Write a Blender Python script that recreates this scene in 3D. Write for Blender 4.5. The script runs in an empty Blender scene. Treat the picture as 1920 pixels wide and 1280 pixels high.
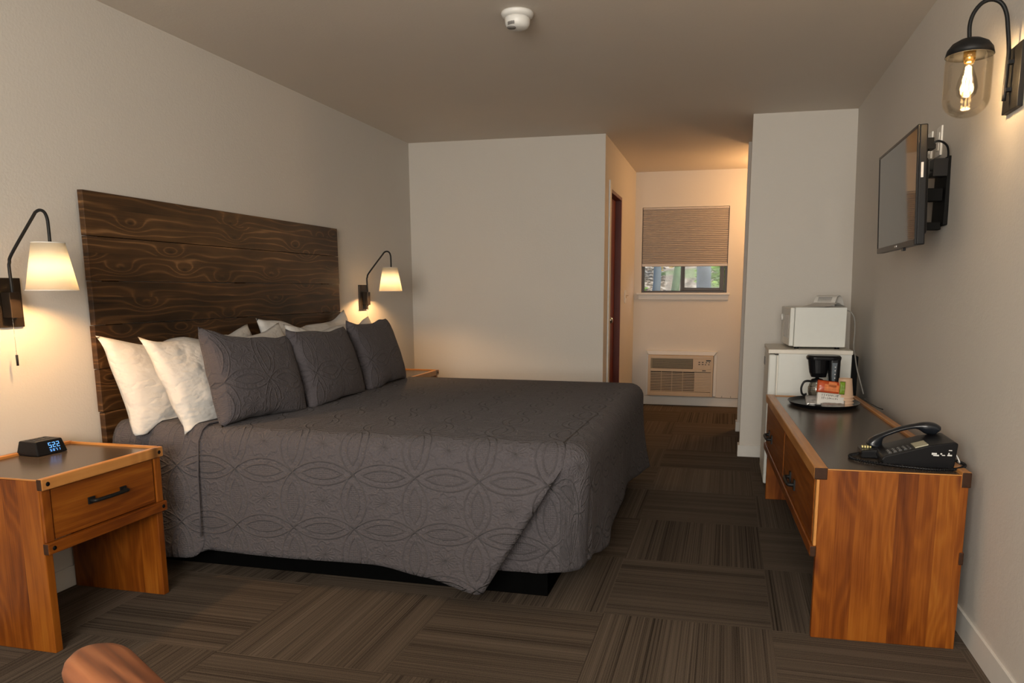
import bpy, bmesh, math, random
from mathutils import Vector, Matrix, noise
from math import sin, cos, pi, radians, sqrt, exp

random.seed(7)
SC = bpy.context.scene
COL = SC.collection

# ---------------------------------------------------------------- camera
cd = bpy.data.cameras.new('camera')
cam = bpy.data.objects.new('camera', cd)
COL.objects.link(cam)
cam.location = (0, 0, 1.208)
yaw, pitch = radians(13.73), radians(9.32)
cam.rotation_euler = (pi / 2 - pitch, 0, yaw)
cd.sensor_fit = 'HORIZONTAL'
cd.sensor_width = 36
cd.lens = 36 * 1410.3 / 1920
cd.shift_x = (960 - 1015) / 1920
cd.shift_y = (773.9 - 640) / 1920
cd.clip_start = 0.02
SC.camera = cam

# ---------------------------------------------------------------- world, light, exposure
SC.view_settings.view_transform = 'Standard'
SC.view_settings.look = 'None'
SC.view_settings.gamma = 1
SC.view_settings.use_curve_mapping = False
SC.view_settings.exposure = 0.12

W = bpy.data.worlds.new('world')
SC.world = W
W.use_nodes = True
W.node_tree.nodes['Background'].inputs[0].default_value = (0.75, 0.86, 1.0, 1)
W.node_tree.nodes['Background'].inputs[1].default_value = 1.6


def lamp(name, kind, loc, energy, color, rot=(0, 0, 0), parent=None, **kw):
    l = bpy.data.lights.new(name, kind)
    l.energy = energy
    l.color = color
    for k, v in kw.items():
        setattr(l, k, v)
    o = bpy.data.objects.new(name, l)
    COL.objects.link(o)
    o.location = loc
    o.rotation_euler = rot
    if parent:
        o.parent = parent
        o.location = Vector(loc) - parent.location
    return o


# daylight entering by the window in the wall behind the photographer
lamp('window_daylight', 'AREA', (-0.45, -1.62, 1.5), 160, (1.0, 0.93, 0.82), (radians(90), 0, 0),
     shape='RECTANGLE', size=1.9, size_y=1.25)
# low sun on the wooded slope behind the building
lamp('sun', 'SUN', (6, 4, 9), 4.2, (1.0, 0.93, 0.8), (radians(38), radians(40), radians(10)), angle=0.02)
# vanity lamp round the corner of the alcove
lamp('vanity_light', 'POINT', (0.52, 7.45, 2.08), 22, (1.0, 0.56, 0.24), shadow_soft_size=0.09)

# ---------------------------------------------------------------- node helper


class NT:
    def __init__(s, name):
        s.m = bpy.data.materials.new(name)
        s.m.use_nodes = True
        s.t = s.m.node_tree
        s.b = s.t.nodes['Principled BSDF']
        s.out = s.t.nodes['Material Output']

    def n(s, typ, **kw):
        x = s.t.nodes.new(typ)
        for k, v in kw.items():
            setattr(x, k, v)
        return x

    def put(s, sock, v):
        if isinstance(v, bpy.types.NodeSocket):
            s.t.links.new(v, sock)
        elif isinstance(v, (tuple, list)):
            sock.default_value = tuple(v) + (1,) if len(sock.default_value) == 4 and len(v) == 3 else tuple(v)
        else:
            sock.default_value = v

    def m_(s, op, a, b=0.0, c=None, clamp=False):
        x = s.n('ShaderNodeMath', operation=op, use_clamp=clamp)
        s.put(x.inputs[0], a)
        s.put(x.inputs[1], b)
        if c is not None:
            s.put(x.inputs[2], c)
        return x.outputs[0]

    def coord(s, which='Object'):
        tc = s.n('ShaderNodeTexCoord')
        sp = s.n('ShaderNodeSeparateXYZ')
        s.t.links.new(tc.outputs[which], sp.inputs[0])
        return tc.outputs[which], sp.outputs

    def vec(s, x, y, z=0.0):
        c = s.n('ShaderNodeCombineXYZ')
        s.put(c.inputs[0], x)
        s.put(c.inputs[1], y)
        s.put(c.inputs[2], z)
        return c.outputs[0]

    def noise(s, v, scale, detail=2.0, rough=0.5):
        x = s.n('ShaderNodeTexNoise')
        s.put(x.inputs['Vector'], v)
        x.inputs['Scale'].default_value = scale
        x.inputs['Detail'].default_value = detail
        x.inputs['Roughness'].default_value = rough
        return x.outputs['Fac']

    def ramp(s, f, stops):
        x = s.n('ShaderNodeValToRGB')
        s.put(x.inputs[0], f)
        e = x.color_ramp.elements
        while len(e) < len(stops):
            e.new(0.5)
        for i, (p, c) in enumerate(stops):
            e[i].position = p
            e[i].color = tuple(c) + (1,) if len(c) == 3 else c
        return x.outputs[0]

    def mix(s, f, a, b, mode='MIX'):
        x = s.n('ShaderNodeMix', data_type='RGBA', blend_type=mode)
        s.put(x.inputs[0], f)
        s.put(x.inputs[6], a)
        s.put(x.inputs[7], b)
        return x.outputs[2]

    def bump(s, h, strength=0.5, dist=0.01):
        x = s.n('ShaderNodeBump')
        s.put(x.inputs['Height'], h)
        x.inputs['Strength'].default_value = strength
        x.inputs['Distance'].default_value = dist
        s.t.links.new(x.outputs[0], s.b.inputs['Normal'])
        return x

    def set(s, **kw):
        for k, v in kw.items():
            s.put(s.b.inputs[k.replace('_', ' ')], v)
        return s.m


def plain(name, col, rough=0.5, metal=0.0, var=0.12, scale=30, bump=0.0, bscale=200, **kw):
    t = NT(name)
    v, _ = t.coord()
    f = t.noise(v, scale, 3)
    c = t.mix(f, tuple(x * (1 - var) for x in col), tuple(min(1, x * (1 + var)) for x in col))
    t.set(Base_Color=c, Roughness=rough, Metallic=metal)
    for k, x in kw.items():
        t.put(t.b.inputs[k.replace('_', ' ')], x)
    if bump:
        t.bump(t.noise(v, bscale, 2), bump, 0.002)
    return t.m


def wood(name, stops, grain, across, plank=0.06, tone=0.3, freq=26, knots=2.3, kth=0.12, rough=0.4, bump=0.12, spec=0.32, kcol=(0.02, 0.006, 0.002), warp=5.0, offset=0.0, ra=0.12, rp=1.6, fa=0.36, ba=0.62, base=-0.10):
    t = NT(name)
    v, o = t.coord()
    ax = 'XYZ'
    g = o[ax.index(grain)]
    a = t.m_('ADD', o[ax.index(across)], offset)
    third = o[[i for i in range(3) if ax[i] not in (grain, across)][0]]
    p = t.m_('FLOOR', t.m_('DIVIDE', a, plank))
    wn = t.n('ShaderNodeTexWhiteNoise', noise_dimensions='1D')
    t.put(wn.inputs['W'], p)
    r = wn.outputs['Value']
    gs = t.m_('ADD', g, t.m_('MULTIPLY', r, 37.0))
    n1 = t.noise(t.vec(t.m_('MULTIPLY', gs, 1.3), t.m_('MULTIPLY', a, 7.0), third), 1.0, 2)
    vo = t.n('ShaderNodeTexVoronoi', voronoi_dimensions='2D')
    t.put(vo.inputs['Vector'], t.vec(t.m_('MULTIPLY', gs, knots), t.m_('MULTIPLY', a, knots * 2.6)))
    vo.inputs['Scale'].default_value = 1.0
    d = vo.outputs['Distance']
    kn = t.m_('POWER', 2.718, t.m_('MULTIPLY', t.m_('MULTIPLY', d, d), -1 / (kth * kth * 6)))
    ph = t.m_('ADD', t.m_('ADD', t.m_('MULTIPLY', a, freq * 6.28), t.m_('MULTIPLY', n1, warp * 6.28)), t.m_('MULTIPLY', kn, 14.0))
    ring = t.m_('MULTIPLY_ADD', t.m_('SINE', ph), 0.5, 0.5)
    ring = t.m_('POWER', ring, rp)
    fine = t.noise(t.vec(t.m_('MULTIPLY', gs, 5.0), t.m_('MULTIPLY', a, 170.0), t.m_('MULTIPLY', third, 60.0)), 1.0, 3)
    blot = t.noise(t.vec(t.m_('MULTIPLY', gs, 3.0), t.m_('MULTIPLY', a, 9.0), third), 1.0, 3)
    f = t.m_('ADD', t.m_('MULTIPLY', ring, ra), t.m_('MULTIPLY', fine, fa))
    f = t.m_('ADD', f, t.m_('MULTIPLY', blot, ba))
    f = t.m_('ADD', f, base, clamp=True)
    f = t.m_('ADD', f, t.m_('MULTIPLY', t.m_('SUBTRACT', r, 0.5), tone), clamp=True)
    c = t.ramp(f, stops)
    core = t.m_('POWER', 2.718, t.m_('MULTIPLY', t.m_('MULTIPLY', d, d), -1 / (kth * kth * 0.35)))
    c = t.mix(t.m_('MULTIPLY', core, 0.85), c, kcol)
    t.set(Base_Color=c, Roughness=t.m_('MULTIPLY_ADD', fine, 0.2, rough - 0.1), Specular_IOR_Level=spec)
    t.bump(f, bump, 0.004)
    return t.m


# ---------------------------------------------------------------- materials
def wall_mat(name, col, b=0.25):
    t = NT(name)
    v, _ = t.coord()
    f = t.noise(v, 2.0, 3)
    t.set(Base_Color=t.mix(f, tuple(x * .97 for x in col), tuple(x * 1.02 for x in col)), Roughness=0.62, Specular_IOR_Level=0.3)
    h = t.m_('ADD', t.noise(v, 95, 3, 0.6), t.m_('MULTIPLY', t.noise(v, 28, 2), 0.6))
    t.bump(h, b, 0.004)
    return t.m


M_wall = wall_mat('wall_paint', (0.61, 0.572, 0.52))
M_ceil = wall_mat('ceiling_paint', (0.66, 0.595, 0.52), 0.15)
M_trim = plain('trim_paint', (0.64, 0.62, 0.58), 0.45, var=0.03)


def carpet():
    t = NT('carpet_tiles')
    v, o = t.coord()
    S = 0.611
    fx = t.m_('DIVIDE', t.m_('ADD', o[0], 0.41 + S * 20), S)
    fy = t.m_('DIVIDE', t.m_('SUBTRACT', o[1], 2.665 - S * 20), S)
    ix, iy = t.m_('FLOOR', fx), t.m_('FLOOR', fy)
    par = t.m_('MODULO', t.m_('ADD', ix, iy), 2.0)          # 0 -> stripes run along x
    wn = t.n('ShaderNodeTexWhiteNoise', noise_dimensions='2D')
    t.put(wn.inputs['Vector'], t.vec(ix, iy))
    r = wn.outputs['Value']

    def mixf(f, a, b):
        return t.m_('ADD', t.m_('MULTIPLY', a, t.m_('SUBTRACT', 1.0, f)), t.m_('MULTIPLY', b, f))
    ac = mixf(par, o[1], o[0])
    al = mixf(par, o[0], o[1])
    off = t.m_('MULTIPLY', r, 31.0)
    s1 = t.noise(t.vec(t.m_('ADD', t.m_('MULTIPLY', ac, 175.0), off), t.m_('MULTIPLY', al, 0.22), off), 1.0, 2, 0.6)
    s2 = t.noise(t.vec(t.m_('ADD', t.m_('MULTIPLY', ac, 400.0), off), t.m_('MULTIPLY', al, 0.9), off), 1.0, 1)
    s3 = t.noise(t.vec(t.m_('MULTIPLY', ac, 14.0), t.m_('MULTIPLY', al, 0.1), off), 1.0, 1)
    grit = t.noise(v, 320, 2)
    f = t.m_('ADD', t.m_('MULTIPLY', s1, 0.55), t.m_('MULTIPLY', s2, 0.45))
    f = t.m_('ADD', f, t.m_('MULTIPLY', s3, 0.3))
    f = t.m_('ADD', f, t.m_('MULTIPLY', grit, 0.30))
    f = t.m_('MULTIPLY', f, 0.62, clamp=True)
    f = t.m_('ADD', f, t.m_('MULTIPLY', t.m_('SUBTRACT', r, 0.5), 0.05), clamp=True)
    c = t.ramp(f, [(0.36, (0.018, 0.013, 0.009)), (0.45, (0.072, 0.055, 0.041)), (0.58, (0.122, 0.096, 0.073)), (0.72, (0.18, 0.145, 0.113))])
    t.set(Base_Color=c, Roughness=0.95, Specular_IOR_Level=0.1)
    t.bump(t.m_('ADD', s1, grit), 0.5, 0.004)
    return t.m


M_carpet = carpet()


def quilt(name, col, p=0.264, q_=0.24, u0=1.93, v0=-0.102, strength=1.0):
    t = NT(name)
    v, o = t.coord('UV')
    x = t.m_('SUBTRACT', t.m_('FRACT', t.m_('DIVIDE', t.m_('ADD', o[0], u0 + 20 * p), p)), 0.5)
    y = t.m_('SUBTRACT', t.m_('FRACT', t.m_('DIVIDE', t.m_('ADD', o[1], v0 + 20 * q_), q_)), 0.5)
    # wedding-ring circles centred on the four neighbouring cells
    ax = t.m_('ABSOLUTE', x)
    ay = t.m_('ABSOLUTE', y)

    def dist(a, b):
        return t.m_('SQRT', t.m_('ADD', t.m_('MULTIPLY', a, a), t.m_('MULTIPLY', b, b)))
    d1 = dist(t.m_('SUBTRACT', ax, 1.0), ay)
    d2 = dist(ax, t.m_('SUBTRACT', ay, 1.0))
    h = None
    for d in (d1, d2):
        for r0 in (0.707, 0.60):
            e = t.m_('DIVIDE', t.m_('ABSOLUTE', t.m_('SUBTRACT', d, r0)), 0.012)
            g = t.m_('POWER', 2.718, t.m_('MULTIPLY', t.m_('MULTIPLY', e, e), -1.0))
            h = g if h is None else t.m_('ADD', h, g)
    inl = t.m_('ADD', t.m_('LESS_THAN', d1, 0.60), t.m_('LESS_THAN', d2, 0.60), clamp=True)
    inr = t.m_('SUBTRACT', t.m_('ADD', t.m_('LESS_THAN', d1, 0.707), t.m_('LESS_THAN', d2, 0.707), clamp=True), inl, clamp=True)
    F = 2 * pi / 0.0085
    grid = t.m_('MULTIPLY', t.m_('ABSOLUTE', t.m_('SINE', t.m_('MULTIPLY', o[0], F / 2))), t.m_('ABSOLUTE', t.m_('SINE', t.m_('MULTIPLY', o[1], F / 2))))
    wob = t.noise(v, 42, 2, 0.6)
    fine = t.noise(v, 130, 2, 0.6)
    # flower in the middle of each ring
    rad = dist(x, y)
    ang = t.m_('ARCTAN2', y, x)
    fl = t.m_('MULTIPLY', t.m_('SINE', t.m_('MULTIPLY', ang, 16.0)), t.m_('LESS_THAN', rad, 0.17))
    fe = t.m_('DIVIDE', t.m_('SUBTRACT', rad, t.m_('MULTIPLY_ADD', t.m_('SINE', t.m_('MULTIPLY', ang, 8.0)), 0.03, 0.24)), 0.02)
    fring = t.m_('POWER', 2.718, t.m_('MULTIPLY', t.m_('MULTIPLY', fe, fe), -1.0))
    h = t.m_('MULTIPLY', h, 1.0)
    h = t.m_('ADD', h, t.m_('MULTIPLY', t.m_('MULTIPLY', grid, inl), 0.35))
    h = t.m_('ADD', h, t.m_('MULTIPLY', t.m_('MULTIPLY', wob, inr), 1.1))
    h = t.m_('ADD', h, t.m_('MULTIPLY', t.m_('MULTIPLY', wob, t.m_('SUBTRACT', 1.0, inl)), 1.5))
    h = t.m_('ADD', h, t.m_('ADD', t.m_('MULTIPLY', fl, 0.2), t.m_('MULTIPLY', fring, 0.6)))
    h = t.m_('ADD', h, t.m_('MULTIPLY', fine, 1.1))
    c = t.mix(t.noise(v, 300, 2), tuple(q * 0.86 for q in col), tuple(q * 1.14 for q in col))
    t.set(Base_Color=c, Roughness=0.85, Specular_IOR_Level=0.2, Sheen_Weight=0.06, Sheen_Roughness=0.5)
    t.bump(h, strength, 0.0052)
    return t.m


M_quilt = quilt('quilted_grey_cloth', (0.080, 0.072, 0.078))
M_sham = quilt('quilted_cushion_cloth', (0.074, 0.066, 0.072), 0.25, 0.22, 0.02, 0.03, 0.7)
def linen():
    t = NT('white_linen')
    v, o = t.coord()
    w1 = t.noise(t.vec(t.m_('MULTIPLY', o[0], 9.0), t.m_('MULTIPLY', o[1], 5.0), t.m_('MULTIPLY', o[2], 11.0)), 1.0, 3, 0.6)
    w1 = t.m_('ABSOLUTE', t.m_('SUBTRACT', w1, 0.5))
    w2 = t.noise(v, 40, 3, 0.6)
    t.set(Base_Color=t.mix(w2, (0.56, 0.545, 0.52), (0.60, 0.585, 0.56)), Roughness=0.9, Specular_IOR_Level=0.15)
    t.bump(t.m_('ADD', t.m_('MULTIPLY', w1, 1.6), t.m_('MULTIPLY', w2, 0.12)), 0.65, 0.026)
    return t.m


M_linen = linen()
PINE = [(0.12, (0.070, 0.014, 0.0015)), (0.38, (0.165, 0.041, 0.0035)), (0.58, (0.245, 0.070, 0.0065)), (0.9, (0.34, 0.125, 0.015))]
M_pineZ = wood('pine_upright', PINE, 'Z', 'X', plank=0.063, tone=0.28, freq=22, knots=2.1, kth=0.13, rough=0.36, kcol=(0.09, 0.018, 0.004))
M_pineZy = wood('pine_upright_side', PINE, 'Z', 'Y', plank=0.07, tone=0.25, freq=22, knots=2.1, kth=0.13, rough=0.36, kcol=(0.09, 0.018, 0.004))
M_pineY = wood('pine_lengthwise', PINE, 'Y', 'Z', plank=0.2, tone=0.12, freq=26, knots=1.6, kth=0.10, rough=0.34, kcol=(0.09, 0.018, 0.004))
M_pineTrim = wood('pine_trim', [(0.1, (0.30, 0.11, 0.025)), (0.5, (0.50, 0.22, 0.06)), (0.9, (0.64, 0.33, 0.11))], 'Y', 'X', plank=0.3, tone=0.1, freq=30, knots=1.2, kth=0.04, rough=0.32)
M_pineTrimX = wood('pine_trim_crosswise', [(0.1, (0.30, 0.11, 0.025)), (0.5, (0.50, 0.22, 0.06)), (0.9, (0.64, 0.33, 0.11))], 'X', 'Y', plank=0.3, tone=0.1, freq=30, knots=1.2, kth=0.04, rough=0.32)
M_endgrain = plain('end_grain', (0.035, 0.014, 0.006), 0.6, Specular_IOR_Level=0.2, var=0.4, scale=120)
M_laminate = plain('dark_laminate', (0.060, 0.046, 0.036), 0.24, var=0.1, scale=8)
M_planks = wood('dark_stained_planks', [(0.18, (0.012, 0.0055, 0.0022)), (0.38, (0.044, 0.0195, 0.0068)), (0.60, (0.086, 0.040, 0.0135)), (0.92, (0.30, 0.155, 0.065))],
                'Y', 'Z', plank=0.1829, tone=0.16, freq=27, knots=2.5, kth=0.085, rough=0.42, bump=0.22, kcol=(0.008, 0.003, 0.0015), offset=0.039, warp=3.8, ra=0.26, rp=5.0, fa=0.34, ba=0.6, base=-0.12)
M_red = wood('red_brown_door_wood', [(0.1, (0.06, 0.008, 0.003)), (0.5, (0.13, 0.018, 0.006)), (0.9, (0.19, 0.035, 0.012))], 'Z', 'Y', plank=0.5, knots=0.5, kth=0.02)
M_walnut = wood('walnut_chair_wood', [(0.18, (0.04, 0.011, 0.004)), (0.42, (0.15, 0.046, 0.016)), (0.66, (0.24, 0.082, 0.030)), (0.95, (0.32, 0.13, 0.055))], 'Y', 'X', plank=0.6, tone=0, freq=30, ra=0.28, rp=1.2, base=-0.12, knots=0.4, kth=0.02, rough=0.5, warp=3.0)
M_bronze = plain('dark_bronze', (0.045, 0.032, 0.022), 0.38, 0.75, var=0.25, scale=12)
M_black = plain('black_metal', (0.008, 0.008, 0.008), 0.5, 0.0, var=0.2, Specular_IOR_Level=0.25)
M_blackp = plain('black_plastic', (0.006, 0.006, 0.007), 0.30, var=0.15, Specular_IOR_Level=0.22)
M_blackm = plain('matte_black', (0.005, 0.005, 0.005), 0.7, var=0.15, Specular_IOR_Level=0.1)
M_white = plain('white_enamel', (0.66, 0.67, 0.63), 0.35, var=0.03)
M_whitep = plain('white_plastic', (0.72, 0.71, 0.68), 0.4, var=0.03)
M_worktop = plain('cream_laminate', (0.70, 0.66, 0.58), 0.4, var=0.05)
M_ac = plain('beige_plastic', (0.50, 0.37, 0.24), 0.45, var=0.05)
M_acd = plain('dark_vent_interior', (0.045, 0.030, 0.018), 0.7, var=0.2)
M_acv = plain('olive_louvre', (0.20, 0.155, 0.085), 0.5, var=0.1)
M_frame = plain('dark_bronze_window_frame', (0.030, 0.020, 0.013), 0.4, 0.3, var=0.15)
M_base = plain('black_bed_base', (0.003, 0.003, 0.003), 0.9, var=0.2, Specular_IOR_Level=0.0)
M_paper = plain('white_paper', (0.62, 0.60, 0.56), 0.7, var=0.04)
M_cup = plain('pale_paper_cup', (0.68, 0.46, 0.31), 0.6, var=0.05)
M_orange = plain('orange_red_wrapper', (0.42, 0.06, 0.012), 0.3, var=0.5, scale=25)
M_green = plain('green_wrapper', (0.16, 0.27, 0.02), 0.3, var=0.5, scale=40)
M_foil = plain('clear_crinkled_wrapper', (0.42, 0.41, 0.40), 0.2, 0.5, var=0.6, scale=45, bump=0.8, bscale=60)
M_ink = plain('dark_ink', (0.05, 0.045, 0.04), 0.6)
M_icon = plain('pale_print', (0.6, 0.6, 0.58), 0.5)
M_cord = plain('grey_cord', (0.24, 0.23, 0.21), 0.5)
M_lcd = plain('grey_green_display', (0.42, 0.40, 0.29), 0.25, var=0.05)
M_gold = plain('yellow_print', (0.7, 0.6, 0.25), 0.5)
M_silver = plain('silver_label', (0.55, 0.54, 0.52), 0.3, 0.5)
M_dkgrey = plain('dark_grey_plastic', (0.05, 0.05, 0.05), 0.4)
M_chrome = plain('chrome', (0.7, 0.68, 0.64), 0.15, 1.0, var=0.05)


def glassy(name, tint=(1, 1, 1), gloss=0.0, rough=0.02, k=0.9):
    t = NT(name)
    tr = t.n('ShaderNodeBsdfTransparent')
    tr.inputs[0].default_value = tint + (1,)
    gl = t.n('ShaderNodeBsdfGlossy')
    gl.inputs['Roughness'].default_value = rough
    fr = t.n('ShaderNodeFresnel')
    fr.inputs[0].default_value = 1.45
    mx = t.n('ShaderNodeMixShader')
    t.put(mx.inputs[0], t.m_('ADD', t.m_('MULTIPLY', fr.outputs[0], k), gloss * 0.2, clamp=True))
    t.t.links.new(tr.outputs[0], mx.inputs[1])
    t.t.links.new(gl.outputs[0], mx.inputs[2])
    t.t.links.new(mx.outputs[0], t.out.inputs[0])
    return t.m


M_glass = glassy('clear_glass', k=0.12)
M_lampglass = glassy('clear_lamp_glass', (0.99, 0.97, 0.93), 0.0, k=0.28)
M_carafe = glassy('carafe_glass', (0.86, 0.85, 0.82), 0.5, k=0.5)


def emit(name, col, st):
    t = NT(name)
    t.set(Base_Color=(0.02, 0.02, 0.02), Emission_Color=col, Emission_Strength=st)
    return t.m


M_filament = emit('glowing_filament', (1.0, 0.62, 0.25), 60)
M_bulb = emit('lit_frosted_bulb', (1.0, 0.72, 0.40), 14)
M_digit = emit('blue_clock_digits', (0.15, 0.45, 1.0), 1.3)


def shade_mat():
    t = NT('white_lamp_shade')
    v, o = t.coord()
    d = t.n('ShaderNodeBsdfDiffuse')
    d.inputs[0].default_value = (0.72, 0.66, 0.56, 1)
    tl = t.n('ShaderNodeBsdfTranslucent')
    c = t.mix(t.noise(v, 120, 2), (0.97, 0.93, 0.84), (0.99, 0.95, 0.87))
    t.put(tl.inputs[0], c)
    mx = t.n('ShaderNodeMixShader')
    mx.inputs[0].default_value = 0.68
    t.t.links.new(d.outputs[0], mx.inputs[1])
    t.t.links.new(tl.outputs[0], mx.inputs[2])
    t.t.links.new(mx.outputs[0], t.out.inputs[0])
    return t.m


M_shade = shade_mat()


def screen_mat():
    t = NT('glossy_tv_screen')
    v, o = t.coord()
    t.set(Base_Color=t.mix(t.noise(v, 3, 1), (0.006, 0.006, 0.007), (0.009, 0.009, 0.010)), Roughness=0.04, Specular_IOR_Level=0.75)
    return t.m


M_screen = screen_mat()


def blind_mat():
    t = NT('pleated_shade_cloth')
    v, o = t.coord()
    d = t.n('ShaderNodeBsdfDiffuse')
    t.put(d.inputs[0], t.mix(t.noise(v, 200, 2), (0.40, 0.355, 0.32), (0.46, 0.41, 0.37)))
    tl = t.n('ShaderNodeBsdfTranslucent')
    tl.inputs[0].default_value = (0.5, 0.44, 0.40, 1)
    mx = t.n('ShaderNodeMixShader')
    mx.inputs[0].default_value = 0.10
    t.t.links.new(d.outputs[0], mx.inputs[1])
    t.t.links.new(tl.outputs[0], mx.inputs[2])
    t.t.links.new(mx.outputs[0], t.out.inputs[0])
    return t.m


M_blind = blind_mat()

# ---------------------------------------------------------------- mesh helpers


def box(bm, x0, x1, y0, y1, z0, z1, mi=0, mat=None):
    r = bmesh.ops.create_cube(bm, size=1)
    M = Matrix.Translation(((x0 + x1) / 2, (y0 + y1) / 2, (z0 + z1) / 2)) @ Matrix.Diagonal((abs(x1 - x0), abs(y1 - y0), abs(z1 - z0), 1))
    if mat:
        M = mat @ M
    bmesh.ops.transform(bm, matrix=M, verts=r['verts'])
    fs = set(f for v in r['verts'] for f in v.link_faces)
    for f in fs:
        f.material_index = mi
    return fs


def prism(bm, pts, axis, a0, a1, mi=0):
    """pts: polygon in the two other axes, extruded along axis from a0 to a1"""
    def mk(p, a):
        if axis == 'X':
            return (a, p[0], p[1])
        if axis == 'Y':
            return (p[0], a, p[1])
        return (p[0], p[1], a)
    v0 = [bm.verts.new(mk(p, a0)) for p in pts]
    v1 = [bm.verts.new(mk(p, a1)) for p in pts]
    n = len(pts)
    fs = [bm.faces.new(v0[::-1]), bm.faces.new(v1)]
    for i in range(n):
        fs.append(bm.faces.new((v0[i], v0[(i + 1) % n], v1[(i + 1) % n], v1[i])))
    for f in fs:
        f.material_index = mi
    bmesh.ops.recalc_face_normals(bm, faces=fs)


def lathe(bm, prof, c, seg=32, mi=0, sx=1, sy=1, mat=None, cap=True):
    rings = []
    for r, z in prof:
        ring = []
        for i in range(seg):
            a = 2 * pi * i / seg
            p = Vector((r * cos(a) * sx, r * sin(a) * sy, z))
            if mat:
                p = mat @ p
            ring.append(bm.verts.new(Vector(c) + p))
        rings.append(ring)
    fs = []
    for k in range(len(rings) - 1):
        for i in range(seg):
            j = (i + 1) % seg
            fs.append(bm.faces.new((rings[k][i], rings[k][j], rings[k + 1][j], rings[k + 1][i])))
    if cap:
        if prof[0][0] > 1e-5:
            fs.append(bm.faces.new(rings[0][::-1]))
        if prof[-1][0] > 1e-5:
            fs.append(bm.faces.new(rings[-1]))
    for f in fs:
        f.material_index = mi
        f.smooth = True
    bmesh.ops.remove_doubles(bm, verts=[v for r in rings for v in r], dist=1e-6)


def tube(bm, pts, r, seg=10, mi=0, closed=False):
    P = [Vector(p) for p in pts]
    n = len(P)
    rings = []
    up = None
    for i in range(n):
        if closed:
            d = (P[(i + 1) % n] - P[i - 1]).normalized()
        else:
            d = (P[min(i + 1, n - 1)] - P[max(i - 1, 0)]).normalized()
        if up is None:
            up = d.orthogonal().normalized()
        else:
            up = (up - d * up.dot(d)).normalized()
        s = d.cross(up)
        rr = r[i] if isinstance(r, (list, tuple)) else r
        rings.append([bm.verts.new(P[i] + (up * cos(2 * pi * k / seg) + s * sin(2 * pi * k / seg)) * rr) for k in range(seg)])
    fs = []
    m = n if closed else n - 1
    for i in range(m):
        A, B = rings[i], rings[(i + 1) % n]
        for k in range(seg):
            fs.append(bm.faces.new((A[k], A[(k + 1) % seg], B[(k + 1) % seg], B[k])))
    if not closed:
        fs.append(bm.faces.new(rings[0][::-1]))
        fs.append(bm.faces.new(rings[-1]))
    for f in fs:
        f.smooth = True
        f.material_index = mi


def spline(pts, n=8):
    P = [Vector(p) for p in pts]
    out = []
    for i in range(len(P) - 1):
        p0 = P[max(i - 1, 0)]
        p1, p2 = P[i], P[i + 1]
        p3 = P[min(i + 2, len(P) - 1)]
        for k in range(n):
            t = k / n
            out.append(0.5 * ((2 * p1) + (-p0 + p2) * t + (2 * p0 - 5 * p1 + 4 * p2 - p3) * t * t + (-p0 + 3 * p1 - 3 * p2 + p3) * t ** 3))
    out.append(P[-1])
    return out


def root_of(o):
    while o.parent:
        o = o.parent
    return o


def obj(name, bm, mats, parent=None, bevel=0.0, seg=2, world=True, smooth=False, origin=None):
    bm.normal_update()
    if not isinstance(mats, (list, tuple)):
        mats = [mats]
    off = Vector((0, 0, 0))
    if parent is not None:
        if world:
            off = root_of(parent).location.copy()
    else:
        if origin is None:
            xs = [v.co for v in bm.verts]
            mn = Vector([min(c[i] for c in xs) for i in range(3)])
            mx = Vector([max(c[i] for c in xs) for i in range(3)])
            off = Vector(((mn[0] + mx[0]) / 2, (mn[1] + mx[1]) / 2, mn[2]))
        else:
            off = Vector(origin)
    bmesh.ops.translate(bm, verts=bm.verts, vec=-off)
    me = bpy.data.meshes.new(name)
    bm.to_mesh(me)
    bm.free()
    for m in mats:
        me.materials.append(m)
    if smooth:
        for p in me.polygons:
            p.use_smooth = True
    o = bpy.data.objects.new(name, me)
    COL.objects.link(o)
    if parent is not None:
        o.parent = parent
    else:
        o.location = off
    if bevel:
        b = o.modifiers.new('bevel', 'BEVEL')
        b.width = bevel
        b.segments = seg
        b.limit_method = 'ANGLE'
        b.angle_limit = radians(40)
    return o


def pieces(name, bm, mats, parent, **kw):
    """every connected piece of bm becomes a part of its own"""
    left = set(bm.verts)
    comps = []
    while left:
        st = [left.pop()]
        c = set(st)
        while st:
            for e in st.pop().link_edges:
                for v in e.verts:
                    if v in left:
                        left.discard(v)
                        c.add(v)
                        st.append(v)
        comps.append(c)
    bm.verts.index_update()
    ids = [sorted(v.index for v in c) for c in comps]
    ids.sort(key=lambda q: q[0])
    for q in ids:
        b2 = bm.copy()
        b2.verts.ensure_lookup_table()
        keep = set(q)
        bmesh.ops.delete(b2, geom=[v for v in b2.verts if v.index not in keep], context='VERTS')
        obj(name, b2, mats, parent, **kw)
    bm.free()


def tag(o, label, cat, group=None):
    o['label'] = label
    o['category'] = cat
    if group:
        o['group'] = group
    return o


def thing(name, label, cat, loc, rotz=0, group=None):
    o = bpy.data.objects.new(name, None)
    o.empty_display_size = 0.05
    COL.objects.link(o)
    o.location = loc
    o.rotation_euler = (0, 0, rotz)
    return tag(o, label, cat, group)


def struct(name, bm, mats, origin=(0, 0, 0), **kw):
    o = obj(name, bm, mats, None, origin=origin, **kw)
    o['kind'] = 'structure'
    return o


def B():
    return bmesh.new()


def copy_tree(o, parent=None):
    c = o.copy()
    COL.objects.link(c)
    c.parent = parent
    for ch in list(o.children):
        copy_tree(ch, c)
    return c


# ---------------------------------------------------------------- room shell
XL, XP, YB, YN, HC = -2.588, -0.955, 6.0, 8.0, 2.39


def xr(z):
    return 0.857 - 0.06 * z / 2.39


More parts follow.
